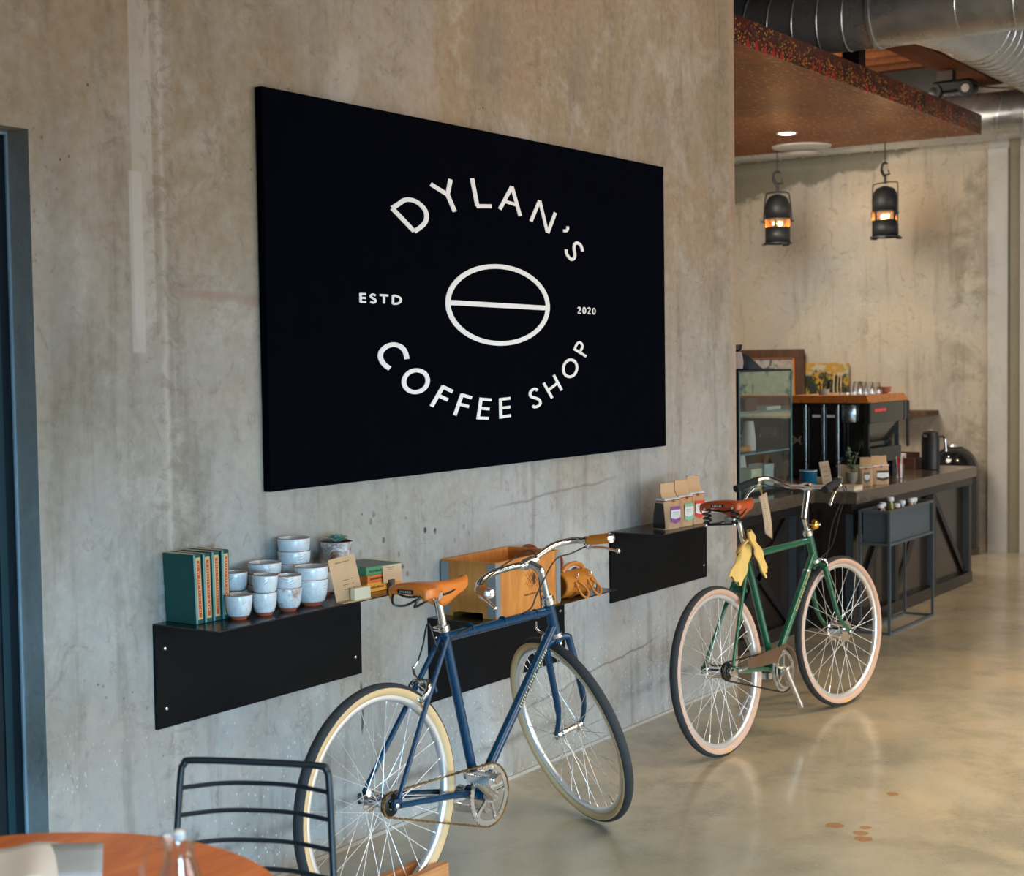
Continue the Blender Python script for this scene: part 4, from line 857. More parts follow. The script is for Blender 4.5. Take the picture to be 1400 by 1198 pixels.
    def sad(u, v):
        x = v*SL; e = min(1, max(0, (v-.10)/.42)); e = e*e*(3-2*e)
        half = SW*(1-e)+.019*e; 
        if v > .88: half *= math.sqrt(max(.10, 1-((v-.88)/.125)**2))
        if v < .12: half *= .80+.20*math.sqrt(1-((.12-v)/.12)**2)
        t_ = (u-.5)*2; a = abs(t_)
        drop_side = .028*(1-e)+e*(.026+.034*math.exp(-((v-.52)/.20)**2))*(1-.5*max(0, (v-.86)/.14))
        if a < .62: y = t_/.62*half*.93; z = -.012*(a/.62)**2.4
        else: f_ = (a-.62)/.38; y = math.copysign(half*(.93+.07*sin(f_*pi/2)-.18*f_*f_*(1 if e > .5 else .2)), t_); z = -.012-drop_side*f_**1.15
        z += .012*(cos(v*pi*1.15)) - .012 + (.005*((v-.55)/.45)**2 if v > .55 else 0)
        if v < .06: z -= (.06-v)*.10
        return (x, y, z)
    m.grid(sad, 29, 30)
    sa_ = m.build('saddle', [P['sadm'], UNDER], root, solid=.004)
    # rear plate of the saddle (skirt) with badge
    m = MB(SM); pts = [sad(.17+.66*u/14, 0) for u in range(15)]
    m.add([V(p) for p in pts]+[V((p[0]+.004, p[1]*.97, p[2]-.018-.006*(1-abs(i-7)/7))) for i, p in enumerate(pts)], [(i, i+1, 16+i, 15+i) for i in range(14)]); m.build('saddle_skirt', P['sadm'], sa_, solid=.003)
    MB(SM).box((-.0035, 0, -.020), (.002, .058, .012)).build('badge', DARKST, sa_, smooth=False)
    m = MB(SM)
    for k in range(6): m.box((-.005, -.019+k*.0076, -.020), (.0012, .0042, .0065))
    m.build('badge_lettering', CHROME, sa_, smooth=False)
    for yy in (-.5, 0, .5):
        q = sad(.5+yy*.58, .03); MB(SM).lathe([(0, .002), (.006, .0015), (.0075, 0)], 10, (q[0]+.012, q[1], q[2]+.002)).build('rivet', DARKST if not g else CHROME, sa_)
    q = sad(.5, .93); MB(SM).box((q[0], 0, q[2]+.002), (.014, .006, .002)).build('nose_rivet', DARKST if not g else CHROME, sa_)
    m = MB(SM)
    if not g:
        for s in (-1, 1): m.tube(cr([(.25, s*.010, -.035), (.18, s*.020, -.052), (.10, s*.022, -.052), (.045, s*.035, -.046), (.02, s*.055, -.030)]), .0035, 8)
        m.tube(cr([(.055, -.05, -.03), (.004, -.052, -.032), (-.012, -.04, -.058), (.02, -.022, -.066), (.07, -.02, -.058)]), .0038, 8)
        m.tube(cr([(.055, .05, -.03), (.004, .052, -.032), (-.012, .04, -.058), (.02, .022, -.066), (.07, .02, -.058)]), .0038, 8)
        m.build('saddle_rails', BLACKM, sa_)
        MB(SM).box((.115, 0, -.052), (.045, .052, .022)).lathe([(.012, -.03), (.012, .03)], 14, (.115, 0, -.056), 'y').build('rail_clamp', ALU, sa_, bevel=.003)
    else:
        for s in (-1, 1):
            m.tube(cr([(.24, s*.010, -.035), (.16, s*.022, -.070), (.09, s*.024, -.092), (.03, s*.062, -.098)]), .0035, 8)
            m.tube(cr([(.02, s*.075, -.032), (.05, s*.03, -.046), (.05, 0, -.050)]), .004, 8); m.tube([(.025, -.07, -.098), (.02, .07, -.098)], .0045, 8)
        m.build('saddle_rails', BLACKM, sa_)
        for s in (-1, 1):
            pts = [(.022+.016*cos(t_), s*.066+.016*sin(t_), -.094+.062*t_/(2*pi*3.5)) for t_ in [2*pi*3.5*i/70 for i in range(71)]]
            MB(SM).tube(pts, .0036, 8).build('saddle_spring', BLACKM, sa_)
        m = MB(SM)
        for s in (-1, 1):
            for zz in (-.030, -.098): m.sphere((.006, s*.066, zz), .007, 10)
        m.build('spring_bolts', CHROME, sa_)
        MB(SM).box((.10, 0, -.088), (.04, .05, .03)).build('rail_clamp', ALU, sa_, bevel=.003)
    # stem and bar (built in the straight-ahead pose, then steered)
    cl = hb+hd*(P['hl']+P['barup'])+fw*P['stemf']; qt = hb+hd*(P['hl']+P['barup']-.012+(.03 if g else 0))
    m = MB(ST)
    if g: m.tube(cr([ht+hd*.02, ht+hd*.075, ht+hd*.085+fw*.002, cl-hd*.01, cl+hd*.004]), [.0112]*6+[.0125]*6+[.0130]*6+[.0125]*6+[.013], 16)
    else: m.tube(cr([ht+hd*.02, qt-hd*.012, qt+fw*.006+hd*.004, cl]), [.0112]*6+[.0125]*6+[.0135]*6+[.013], 16)
    m.lathe([(.0165, -.022), (.019, -.012), (.019, .012), (.0165, .022)], 20, cl, 'y'); m.lathe([(.0065, -.014), (.0065, .014)], 8, cl-hd*.016+fw*.004, 'y')
    m.build('stem', CHROME if g else ALU, root)
    B = P['bar']
    def bp(p, s): return cl+V((p[0], s*p[1], p[2]))
    half = [bp(p, 1) for p in B]
    path = [bp(p, -1) for p in reversed(B)]+[cl]+half
    m = MB(ST); m.tube(cr(path, 5), .0112, 14); m.tube([cl+V((0, -.035, 0)), cl+V((0, .035, 0))], .0132, 16)
    hbar = m.build('handlebar', CHROME, root)
    for s in (-1, 1):
        a = bp(B[-2], s); b = bp(B[-1], s); d_ = (b-a).normalized(); a2 = b-d_*P['gripl']
        n = 18; pts = [a2+d_*(P['gripl']+.004)*i/n for i in range(n+1)]
        rad_ = [.0158+(.0014 if (i % 2 and not g) else 0) for i in range(n+1)] if not g else [.0165+.0008*cos(i*.6) for i in range(n+1)]
        gr = MB(ST).tube(pts, rad_, 20).build('grip', P['gripm'], hbar)
        if not g: MB(ST).tube([b+d_*.003, b+d_*.007, b+d_*.010], [.0165, .0165, .008], 20).build('grip_end_cap', CHROME, hbar)
        # lever
        c0 = a2-d_*.014; dn = V((0, 0, -1)); pv = c0+dn*.024+fw*.010
        m = MB(ST); m.tube([c0-d_*.008, c0+d_*.008], .0155, 16); m.tube([c0, pv], .007, 10); m.sphere(pv, .009, 12)
        le = [pv-d_*.004, pv+d_*.02+dn*.004, pv+d_*.07+dn*(.010 if not g else .020), pv+d_*(.132 if not g else .105)+dn*(.026 if not g else .05)]
        m.tube(cr(le), [.0068]*6+[.0064]*6+[.0058]*6+[.0056], 10, flat=.75); m.sphere(le[-1], .0088, 12)
        m.build('brake_lever', CHROME, hbar)
    # brakes and cables
    tc = q_ = rh+u*(R+.012)+V((-.004, 0, 0))
    def caliper(c, up, back, M_, nm):
        m = MB(M_)
        for s in (-1, 1):
            m.tube(cr([c+back*.012+V((0, -s*.004, 0))+up*.012, c+back*.018+V((0, s*.020, 0))+up*.014, c+back*.018+V((0, s*.034, 0))-up*.004, c+back*.016+V((0, s*.030, 0))-up*.030, c+back*.012+V((0, s*.021, 0))-up*.046]), [.0085]*6+[.0095]*6+[.0085]*6+[.007]*7, 10, flat=.8)
            m.box(c+back*.010+V((0, s*.0155, 0))-up*.046, (.006 if 0 else .05, .008, .010), (back.cross(up)).to_track_quat('Y', 'Z').to_matrix() if 0 else Matrix.Rotation(-math.atan2(back.z, back.x), 3, 'Y'))
        m.tube(cr([c+back*.018+V((0, .010, 0))+up*.014, c+back*.026+V((0, .030, 0))+up*.030, c+back*.028+V((0, .040, 0))+up*.046]), .004, 8)
        m.sphere(c+back*.028+V((0, .040, 0))+up*.050, .006, 10); m.rod(c+back*.024, c-back*.012, .004, 8)
        m.rod(c+back*.028+V((0, .040, 0))+up*.046, c+back*.026+V((0, .036, 0))+up*.072, .0026, 8)
        return m.build(nm, CHROME, root)
    if not g:
        back = V((-u.z, 0, u.x)); back = back if back.x < 0 else -back
        c1 = rh+u*(R+.020); caliper(c1, u, back, None, 'brake_caliper')
        e1 = c1+back*.026+V((0, .036, 0))+u*.072
        MB().tube(cr([e1, e1+u*.05+back*.005, e1+V((.03, -.02, .11)), sc+V((-.03, -.004, -.05)), sc+V((.03, -.016, -.012)), sc+(ht-sc)*.2+V((0, -.019, 0))]), .0026, 7).build('brake_cable', CABLE, root)
        uf = -(-hd); cf = hb-hd*.026+fw*.018; caliper(cf+hd*.004, hd, fw, ST, 'brake_caliper')
        rl = ST @ (bp(B[-1], -1)); 
        gs = lambda s: ST @ (bp(B[-1], s)-(bp(B[-1], s)-bp(B[-2], s)).normalized()*(P['gripl']+.03)+V((0, 0, -.02)))
        a = gs(-1); tt = sc+(ht-sc)*.80
        MB().tube(cr([a, a+V((-.06, .02, -.018)), a*.45+tt*.55+V((.03, .02, .06)), tt+V((.02, -.022, .05)), tt+V((-.01, -.018, .005)), tt+V((-.06, -.018, -.008))]), .0027, 7).build('brake_cable', CABLE, root)
        a = gs(1); fe = ST @ (cf+fw*.05+hd*.08); clw = ST @ cl
        MB().tube(cr([a, a+V((.02, .0, .04)), (a+clw)/2+V((.03, .0, .055)), clw+V((.06, .02, .03)), fe+V((.03, .02, .06)), fe]), .0027, 7).build('brake_cable', CABLE, root)
    else:
        caliper(hb-hd*.024+fw*.018, hd, fw, ST, 'brake_caliper')
        gs = lambda s: ST @ (bp(B[-1], s)-(bp(B[-1], s)-bp(B[-2], s)).normalized()*(P['gripl']+.03)+V((0, 0, -.02)))
        a = gs(-1); fe = ST @ (hb-hd*.01+fw*.05)
        MB().tube(cr([a, a+V((.07, .01, -.03)), a+V((.09, .06, -.14)), fe+V((.06, -.03, .05)), fe]), .0022, 6).build('brake_cable', CABLE, root)
        MB().tube(cr([a+V((0, .01, 0)), a+V((.05, .01, -.04)), a+V((.06, .08, -.17)), fe+V((.03, -.02, .02)), fe+V((-.02, -.02, -.05))]), .0022, 6).build('gear_cable', CABLE, root)
        a = gs(1); MB().tube(cr([a, a+V((.05, -.04, -.02)), ST @ cl+V((.05, .04, -.05)), ht+V((.04, .02, -.02)), hb+V((.0, -.02, .02))]), .0022, 6).build('brake_cable', CABLE, root)
        # bell, chain guard, kickstand, rear gear arm
        bc = ST @ (ht+hd*.045+V((.012, -.035, 0))); bl = MB(); bl.lathe([(0, -.022), (.012, -.020), (.020, -.013), (.0235, 0), (.0235, .002), (.018, .006)], 24, bc, 'y'); b_ = bl.build('bell', GOLD, root)
        MB().rod(bc, ST @ (ht+hd*.045), .005, 8).sphere(bc+V((0, -.026, 0)), .006, 10).build('bell_mount', CHROME, b_)
        m = MB(); y_ = cy-.012; arc = []
        for k in range(15): a = rad(112-k*9.2); arc.append((bb.x+.108*cos(a), bb.z+.108*sin(a)))
        inn = [(bb.x+.100*cos(rad(112-k*9.2)), bb.z+.100*sin(rad(112-k*9.2))) for k in range(15)]
        rear = (.155, .405)
        top_ = [(.165, P['bbz']+.103)]; 
        outer = [(.14, P['bbz']+.092), (bb.x-.05, P['bbz']+.106)]+arc; lower = [inn[-1-k] for k in range(8)]+[(bb.x-.01, P['bbz']+.085), (bb.x-.055, P['bbz']+.06), (bb.x-.10, P['bbz']+.052), (.14, P['bbz']+.052)]
        lower = [inn[k] for k in range(14, 3, -1)]+[(bb.x-.02, P['bbz']+.082), (bb.x-.062, P['bbz']+.045), (bb.x-.10, P['bbz']+.046), (.14, P['bbz']+.055)]
        poly = outer+lower; Mg = Matrix(((1, 0, 0, 0), (0, 0, 1, y_), (0, 1, 0, 0), (0, 0, 0, 1)))
        m.prism(poly, .0015, Mg); m.tube([V((x_, y_+.001, z_)) for x_, z_ in outer], .0028, 6)
        m.build('chain_guard', GUARD, root)
        m = MB(); m.tube([bb+V((-.075, .03, -.01)), bb+V((-.10, .05, -.06)), bb+V((-.14, .10, -.17))], .007, 10); m.box(bb+V((-.07, .0, -.012)), (.03, .05, .025)); m.build('kickstand', ALU, root)
        m = MB(); m.tube(cr([rh+V((.02, -.085, .0)), rh+V((.06, -.088, .004)), rh+V((.10, -.075, 0))]), .008, 10); m.lathe([(.014, -.08), (.018, -.070), (.018, -.058), (.012, -.050)], 18, rh, 'y'); m.build('gear_shifter_box', CHROME, root)
    return root, dict(sc=sc, sd=sd, ST=ST, cl=cl, bb=bb, rh=rh, sr=sr)
BLUE = dict(kind='blue', label='navy blue city bicycle with orange grips and saddle in front of the crate', X=3.3845, Y=2.7266, head=-.0424, lean=-.0188, steer=1.173, pitch=-.0088, bbx=.4584, bbz=.2637, st=.5336, sa=1.3058,
            hbx=.9033, hbz=.6937, ha=1.2429, hl=.1154, rake=.0537, forkl=.3795, barup=.1266, stemf=.0712, crank=rad(146), pedals=True, paint=BLUEF, side=CREAM, sp=.11, sadback=.175, sadz=.168, sl=.285, sw=.080, tilt=rad(3), sadm=HONEY,
            bar=[(.012, .06, .010), (.022, .13, .016), (.004, .19, .006), (-.040, .218, -.010), (-.144, .2415, -.022)], gripl=.098, gripm=GRIPO)
GREEN = dict(kind='green', label='dark green bicycle with black grips and sprung brown saddle by the counter', X=5.5274, Y=2.6877, head=-.0766, lean=-.0807, steer=-.126, pitch=-.0036, bbx=.4486, bbz=.2703, st=.5318, sa=1.2773,
             hbx=.8949, hbz=.6878, ha=1.2463, hl=.1275, rake=.0591, forkl=.3777, barup=.1974, stemf=.0732, crank=rad(-66), pedals=False, paint=GREENF, side=PINKT, sp=.14, sadback=.20, sadz=.235, sl=.28, sw=.098, tilt=rad(2), sadm=BRICK,
             bar=[(0, .07, 0), (-.002, .11, .004), (-.004, .15, .022), (-.035, .195, .038), (-.085, .215, .030), (-.208, .232, .004)], gripl=.125, gripm=GRIPK)
b1, i1 = bicycle(BLUE); b2, i2 = bicycle(GREEN)
bpy.context.view_layer.update()
def wp(root, p): return root.matrix_world @ Vector(p)

# things hung on the green bicycle
GLV = mat('yellow_leather_glove', S(222, 184, 104), .75, 0, .10, 20, .4, 60)
base = wp(b2, i2['sc']+i2['sd']*.045)
gl = thing('gloves', 'pale yellow leather work gloves draped over the green bicycle seat tube', 'gloves', base, 0)
def glove(mb, p0, p1, w0, w1, bow):
    p0 = Vector(p0); p1 = Vector(p1); d = (p1-p0).normalized(); nn = Vector(bow).normalized(); wv = d.cross(nn).normalized()
    rr = random.Random(5)
    def f(u, v):
        c = p0.lerp(p1, v); wd = w0*(1-v)+w1*v; a = 2*pi*u
        if v < .2: wd *= .30+.70*math.sqrt(v/.2)
        ww = math.copysign(abs(cos(a))**.6, cos(a))
        return c+wv*wd*.5*ww+nn*(.0085*sin(a)+.004*sin(6*ww+9*v)+.003*sin(17*v+3*ww))+d*(.007*sin(ww*7+1)*(v > .9))+wv*.004*sin(8*v)
    mb.grid(f, 20, 16, closed_u=True); return mb
glove(MB(), (-.010, -.030, .058), (.080, -.060, -.120), .070, .088, (.25, -1, .15)).build('glove', GLV, gl, ang=60)
glove(MB(), (.0, -.026, .0), (-.105, -.01, -.140), .055, .080, (-.45, -1, .1)).build('glove', GLV, gl, ang=60)
MB().tube(cr([(0, -.024, .02), (-.05, -.03, .012), (-.075, -.012, -.02), (-.03, .015, -.03), (.02, .018, .0), (.02, -.02, .02)], closed=True), .008, 8, closed=True, flat=.6).build('cord', GLV, gl)
tg = wp(b2, i2['ST'] @ (i2['cl']+Vector((-.078, .212, .02))))
tgo = thing('hang_tag', 'long kraft paper tag hanging from the green bicycle left grip', 'tag', tg, rad(-22))
m = MB()
def tf(u, v): return ((u-.5)*.046+v*.028+.004, -.03-.012*sin(v*2.4), -.05-v*.19-(u-.5)*.03*(1 if v > .9 else -.6 if v < .1 else 0))
m.grid(tf, 4, 14); m.build('tag', KRAFTL, tgo, solid=.001)
m = MB(); m.tube([(-.01, 0, .012), (-.004, -.018, -.02), (0, -.03, -.055)], .0015, 5); m.tube([(.012, 0, .012), (.006, -.018, -.02), (.004, -.03, -.055)], .0015, 5); m.build('string', mat('string_straw', S(206, 170, 90), .8), tgo)
m = MB(); rr2 = random.Random(3)
for k in range(16): a = tf(.42, .12+k*.052); m.box((a[0], a[1]-.0012, a[2]), (rr2.uniform(.006, .014), .0004, .003))
m.build('tag_lettering', mat('faint_brown_ink', S(150, 124, 100), .8), tgo, smooth=False)
# wooden wheel block under the blue rear wheel
wb = thing('bike_stand', 'low oak block stand cradling the blue bicycle rear wheel', 'bike stand', (3.385, 2.727, 0), -.0424)
MB().bx(-.26, .235, .034, .060, 0, .105).build('side_board', BLOCKW, wb, bevel=.002, smooth=False)
MB().bx(-.26, .235, -.060, -.034, 0, .115).build('side_board', BLOCKW, wb, bevel=.002, smooth=False)
for xx in (-.24, .19): MB().bx(xx, xx+.03, -.034, .034, 0, .035).build('cross_piece', BLOCKW, wb, bevel=.002, smooth=False)
# ------------------------------------------------------------------ the counter
CTOP = woodmat('counter_top_bronze_brown', S(84, 72, 60), S(104, 90, 76), (2, 6, 6), .18, 3, None, .4); CFR = mat('counter_black_steel', S(30, 28, 28), .3, 0, .15, 5)
CPN = mat('counter_panel_brown', S(38, 31, 27), .22, 0, .25, 2.5, coat=.3); CGR = mat('counter_post_lit_side', S(76, 84, 90), .35, .2, .1, 6)  # CGR: light reflected by the post sides, painted as grey
ZC = .807
def counter(x0, x1, yf, yb, posts, braces, label, rail=None):
    o = thing('counter', label, 'counter', (x0, yf, 0)); L = x1-x0; D = yb-yf
    MB().bx(0, L, 0, D, ZC-.070, ZC).build('counter_top', CTOP, o, bevel=.003, smooth=False)
    MB().bx(.01, L-.01, .075, D-.02, .0, ZC-.070).build('carcass', CPN, o, smooth=False)
    m = MB(); m.bx(0, L-.0, .030, .075, ZC-.125, ZC-.070); m.bx(0, L, .030, .075, 0, .075); m.build('rail', CFR, o, smooth=False)
    if rail: MB().bx(rail[0]-x0, rail[1]-x0, .04, .075, .46, .50).build('rail', CFR, o, smooth=False)
    for p in posts: 
        q = MB().bx(p-x0, p-x0+.055, .030, .075, .075, ZC-.125).build('post', CFR, o, smooth=False); MB().bx(p-x0-.003, p-x0, .031, .074, .08, ZC-.13).build('post_lit_face', CGR, q, smooth=False)  # grey face paints the light caught by the post's side
    for (xa, za, xb, zb) in braces:
        a = Vector((xa-x0, .062, za)); b = Vector((xb-x0, .062, zb)); d = b-a; MB().box((a+b)/2, (d.length, .012, .045), d.to_track_quat('X', 'Y').to_matrix() if 0 else Matrix.Rotation(-math.atan2(d.z, d.x), 3, 'Y')).build('brace', BLACKM, o, smooth=False)
    return o
counter(8.40, 10.66, WY, 4.50, (8.42, 9.12, 9.83, 10.585), ((9.80, .67, 9.18, .08), (9.93, .66, 10.56, .09), (9.1, .67, 8.5, .08)), 'dark steel-framed coffee counter section with the thermos, standing proud of its neighbour')
counter(6.82, 8.398, 3.49, 4.50, (7.02, 8.19, 8.33), ((7.35, .68, 8.15, .08), (8.15, .68, 7.35, .08)), 'recessed dark counter section behind the green bicycle, under the glass case', (8.23, 8.398))
# glass display case
GL = glassmat('case_glass', (.98, .998, .99, 1), .005, .02, .25); GE = mat('glass_edge_teal', S(84, 140, 146), .15, 0, .1, 10); MET = mat('case_black_trim', S(18, 24, 28), .35)
cs = thing('display_case', 'tall glass display case on the counter beside the wall corner', 'display case', (7.765, 3.672, ZC+.001)); w_, d_, h_ = .72, .46, .708
for nm, b in (('glass_front', (0, w_, 0, .006, .02, h_-.01)), ('glass_side', (0, .006, .006, d_, .02, h_-.01)), ('glass_side', (w_-.006, w_, .006, d_, .02, h_-.01)), ('glass_back', (0, w_, d_-.006, d_, .02, h_-.01))):
    MB().bx(*b).build(nm, GL, cs, smooth=False)
MB().bx(0, w_, 0, d_, 0, .02).build('case_base', MET, cs, smooth=False); MB().bx(0, w_, 0, .012, h_-.012, h_).bx(0, w_, d_-.012, d_, h_-.012, h_).bx(0, .012, 0, d_, h_-.012, h_).bx(w_-.012, w_, 0, d_, h_-.012, h_).build('top_trim', MET, cs, smooth=False)
MB().bx(.012, w_-.012, .012, d_-.012, h_-.008, h_-.003).build('glass_top', GL, cs, smooth=False)
for xx, mt in ((w_-.008, GE), (.002, GE)): MB().bx(xx, xx+.009, -.004, .002, .0, h_-.005).build('glass_edge', mt, cs, smooth=False)
MB().bx(-.012, -.001, -.004, .012, 0, h_).build('corner_post', MET, cs, smooth=False)
for zz in (.232, .462):
    MB().bx(.008, w_-.010, .010, d_-.01, zz, zz+.006).build('glass_shelf', GL, cs, smooth=False); MB().bx(.008, w_-.010, .008, .0102, zz-.001, zz+.007).build('shelf_edge', GE, cs, smooth=False)
BOXG = mat('pale_green_box', S(184, 196, 168), .7, 0, .05); PCUP = mat('paper_cup_grey', S(186, 188, 184), .7, 0, .05); PAST = mat('pastry', S(190, 130, 72), .7, 0, .3, 60, .8, 90); BOXB = mat('pale_blue_box', S(168, 188, 186), .6)
WOODD = mat('walnut_block', S(92, 62, 46), .6, 0, .2, 10)
def boxthing(name, loc, dims, m, label, cat, rz=0, group=None, detail=None):
    o = thing(name, label, cat, loc, rz, group); x, y, z = dims
    MB().bx(-x/2, x/2, -y/2, y/2, 0, z).build('body', m, o, bevel=.003, smooth=False)
    if detail: MB().bx(-x/2-.001, x/2+.001, -y/2-.001, y/2+.001, z*.72, z+.001).build('lid', detail, o, bevel=.002, smooth=False)
    return o
CB = ZC+.022
boxthing('pastry_box', (8.08, 3.77, CB), (.14, .12, .12), BOXG, 'pale green carton at the left of the case floor', 'box', detail=BOXG); boxthing('pastry_box', (8.34, 3.80, CB), (.13, .10, .13), BOXB, 'pale blue carton at the right of the case floor', 'box', detail=BOXB)
def cupstack(x, y, z, n, lab, r=.038, up=False):
    o = thing('paper_cups', lab, 'paper cups', (x, y, z), 0)
    for i in range(n): 
        pr = [(r, i*.012), (r+.002, i*.012+.003), (r*.72, i*.012+.11), (0, i*.012+.11)] if not up else [(r*.72, i*.012), (r, i*.012+.11)]
        MB().lathe(pr, 24).build('paper_cup', PCUP, o)
cupstack(8.17, 3.80, ZC+.240, 6, 'stack of upturned grey paper cups on the middle glass shelf'); cupstack(8.25, 3.90, CB+.0, 7, 'stack of upturned paper cups behind the cartons in the case', .046)
pa = tag(MB().grid(lambda u, v: (.05*cos(u*2*pi)*(1-.55*abs(v-.5)*2)*1.2, .03*sin(u*2*pi)*(1-.6*abs(v-.5)*2), .026+(v-.5)*.0+.02*sin(u*2*pi)*.9), 20, 6, closed_u=True).build('croissant', PAST, loc=(7.87, 3.76, ZC+.242)), 'golden pastry on the middle glass shelf', 'pastry')
m = MB(); m.sphere((0, 0, .022), .03, 16, .7).sphere((.04, .005, .020), .026, 16, .7).sphere((-.04, .0, .019), .025, 16, .7); bpy.data.objects.remove(pa, do_unlink=True)
tag(m.build('pastry', PAST, loc=(8.03, 3.76, ZC+.2395)), 'golden twisted pastry on the middle glass shelf', 'pastry')
boxthing('wooden_box', (8.12, 3.84, ZC+.4705), (.16, .16, .075), WOODD, 'dark walnut box on the top glass shelf', 'box'); boxthing('tray', (8.345, 3.80, ZC+.4705), (.20, .16, .022), mat('pale_tray', S(190, 200, 188), .5), 'pale shallow tray on the top glass shelf', 'tray')
CLOTH = mat('slate_cloth', S(52, 62, 70), .85, 0, .12, 20, .3, 50); NAP = mat('dusty_pink_cloth', S(170, 150, 146), .85)
o = thing('folded_cloth', 'slate blue cloth heaped on top of the glass case', 'cloth', (8.14, 3.83, ZC+.711))
MB().grid(lambda u, v: (-.16+.34*u, -.12+.24*v, .001+(max(0, 1-abs(u-.32)*3.2)**.8*.10+.012*sin(u*18)*(1-u))*sin(pi*min(1, max(0, v)))**.6), 24, 14).build('cloth', CLOTH, o, solid=.003)
o = thing('dark_bowl', 'small dark bowl on the pink cloth at the wall edge of the case top', 'bowl', (7.86, 3.74, ZC+.812)); MB().lathe([(.02, 0), (.04, .012), (.045, .04), (.042, .04), (.03, .012), (0, .01)], 24).build('bowl', DARKST, o)
m = MB(); m.lathe([(.045, -.095), (.05, -.06), (.04, -.002)], 20); m.build('stand', NAP, o)

# espresso machine
MIR = mat('mirror_steel_panel', S(120, 124, 116), .10, 1, .03); TRAYM = mat('tray_steel_painted_reflection', S(222, 142, 66), .3, .6, .08); GLOSS = mat('gloss_black_panel', (.006, .007, .009, 1), .14, 0, .1, coat=.5)  # TRAYM: stainless tray with the orange wood-ceiling reflection painted into its colour
STRIP = mat('satin_steel_strip', S(140, 156, 164), .25, 1)
em = thing('espresso_machine', 'large black and steel espresso machine on the counter', 'espresso machine', (9.14, 3.45, ZC)); ML, MW = .70, .52
m = MB(); m.bx(.02, ML-.03, .02, MW, .36, .49); m.build('upper_body', GLOSS, em, bevel=.01, smooth=False)
MB().bx(.05, ML-.08, .05, MW, .10, .36).build('back_body', GLOSS, em, smooth=False)
MB().bx(.01, ML-.12, .02, MW, .10, .15).build('drip_base', GLOSS, em, bevel=.004, smooth=False)
# sloped tray rim
def frust(z0, z1, g0, g1): 
    a = [(-g0, -g0, z0), (ML+g0, -g0, z0), (ML+g0, MW+g0, z0), (-g0, MW+g0, z0)]; b = [(-g1, -g1, z1), (ML+g1, -g1, z1), (ML+g1, MW+g1, z1), (-g1, MW+g1, z1)]
    return MB().add([Vector(p) for p in a+b], [(0, 1, 5, 4), (1, 2, 6, 5), (2, 3, 7, 6), (3, 0, 4, 7), (3, 2, 1, 0), (4, 5, 6, 7)])
frust(.485, .532, .012, -.012).build('cup_tray', TRAYM, em, smooth=False, bevel=.002)
m = MB()
for r_ in range(3):
    for k in range(9):
        if r_ < 2 or k > 4: m.box((-.0085+.008*r_*.9-.001, .06+k*.028, .495+r_*.012), (.001, .018, .003))
for r_ in range(2):
    for k in range(5): m.box((.12+k*.085, -.0075+r_*.006, .497+r_*.014), (.055, .002, .003))
m.build('tray_slots', CHROME, em, smooth=False)
# side towards the room
m = MB(); m.prism([(.012, .362), (ML-.09, .352), (ML-.04, .42), (ML-.04, .485), (.012, .485)], .02, Matrix(((1, 0, 0, 0), (0, 0, 1, -.008), (0, 1, 0, 0), (0, 0, 0, 1)))); m.build('side_panel', MIR, em, 'mirror finish side panel', bevel=.006, smooth=False)
q = MB().bx(-.004, .022, -.014, .02, .355, .49).build('corner_post', BLACKM, em, smooth=False); MB().bx(ML-.075, ML+.012, -.012, .02, .36, .485).build('end_cap', GLOSS, em, bevel=.006, smooth=False); MB().bx(ML-.02, ML+.02, -.016, -.004, .18, .48).build('lever', BLACKM, em, bevel=.004, smooth=False)
T = Mx((0, .004, .358), rad(20), 0, 0)
MB(T).bx(.03, ML-.13, 0, .006, -.235, 0).build('splash_panel', MIR, em, 'tilted mirror panel', smooth=False)
MB().bx(.01, ML-.13, -.012, .02, .105, .20).build('lower_panel', mat('smoke_grey_steel', S(84, 90, 86), .25, .9), em, bevel=.004, smooth=False)
MB().bx(.002, .025, -.004, .03, .16, .36).build('corner_leg', BLACKM, em, smooth=False); MB().bx(ML-.145, ML-.13, .0, .03, .14, .36).build('corner_leg', STRIP, em, smooth=False)
RB = mat('badge_red', S(196, 32, 40), .5); m = MB(); m.bx(.09, .30, -.0102, -.008, .425, .447); bd = m.build('badge', RB, em, smooth=False)
m = MB(); rr3 = random.Random(9)
for k in range(7): m.bx(.10+k*.027, .10+k*.027+rr3.uniform(.008, .02), -.0110, -.0102, .430, .442)
m.build('badge_lettering', mat('badge_pale_lettering', S(226, 120, 116), .6), bd, smooth=False)
for xx, yy in ((.14, .05), (.14, MW-.06), (ML-.2, .05), (ML-.2, MW-.06)): MB().bx(xx, xx+.06, yy-.03, yy+.03, 0, .10).build('foot', BLACKM, em, smooth=False, bevel=.004)
# tall front covers facing the camera
for q, (ya, yb) in enumerate(((.40, .505), (.28, .385), (.185, .27))):
    c = MB().bx(-.025, .02, ya, yb, .02, .47).build('front_cover', GLOSS, em, bevel=.012, smooth=False)
    MB().rod((-.027, ya-.004, .03), (-.027, ya-.004, .475), .006, 12).build('steel_strip', STRIP, c)
    if q:
        m = MB()
        for k in range(5): m.bx(-.0262, -.0255, ya+.02+k*.011, ya+.028+k*.011, .395, .412)
        m.build('cover_lettering', WHITE, c, smooth=False)
    else:
        m = MB(); cy_ = ya+.055
        for s in (-1, 1): 
            m.box((-.026, cy_, .25), (.001, .07, .010), Matrix.Rotation(s*rad(40), 3, 'X')); m.sphere((-.027, cy_+s*.028, .25+.024), .006, 8); m.sphere((-.027, cy_+s*.028, .25-.024), .006, 8)
        m.box((-.027, cy_, .25), (.002, .05, .016)); m.build('emblem', CHROME, c, smooth=False)
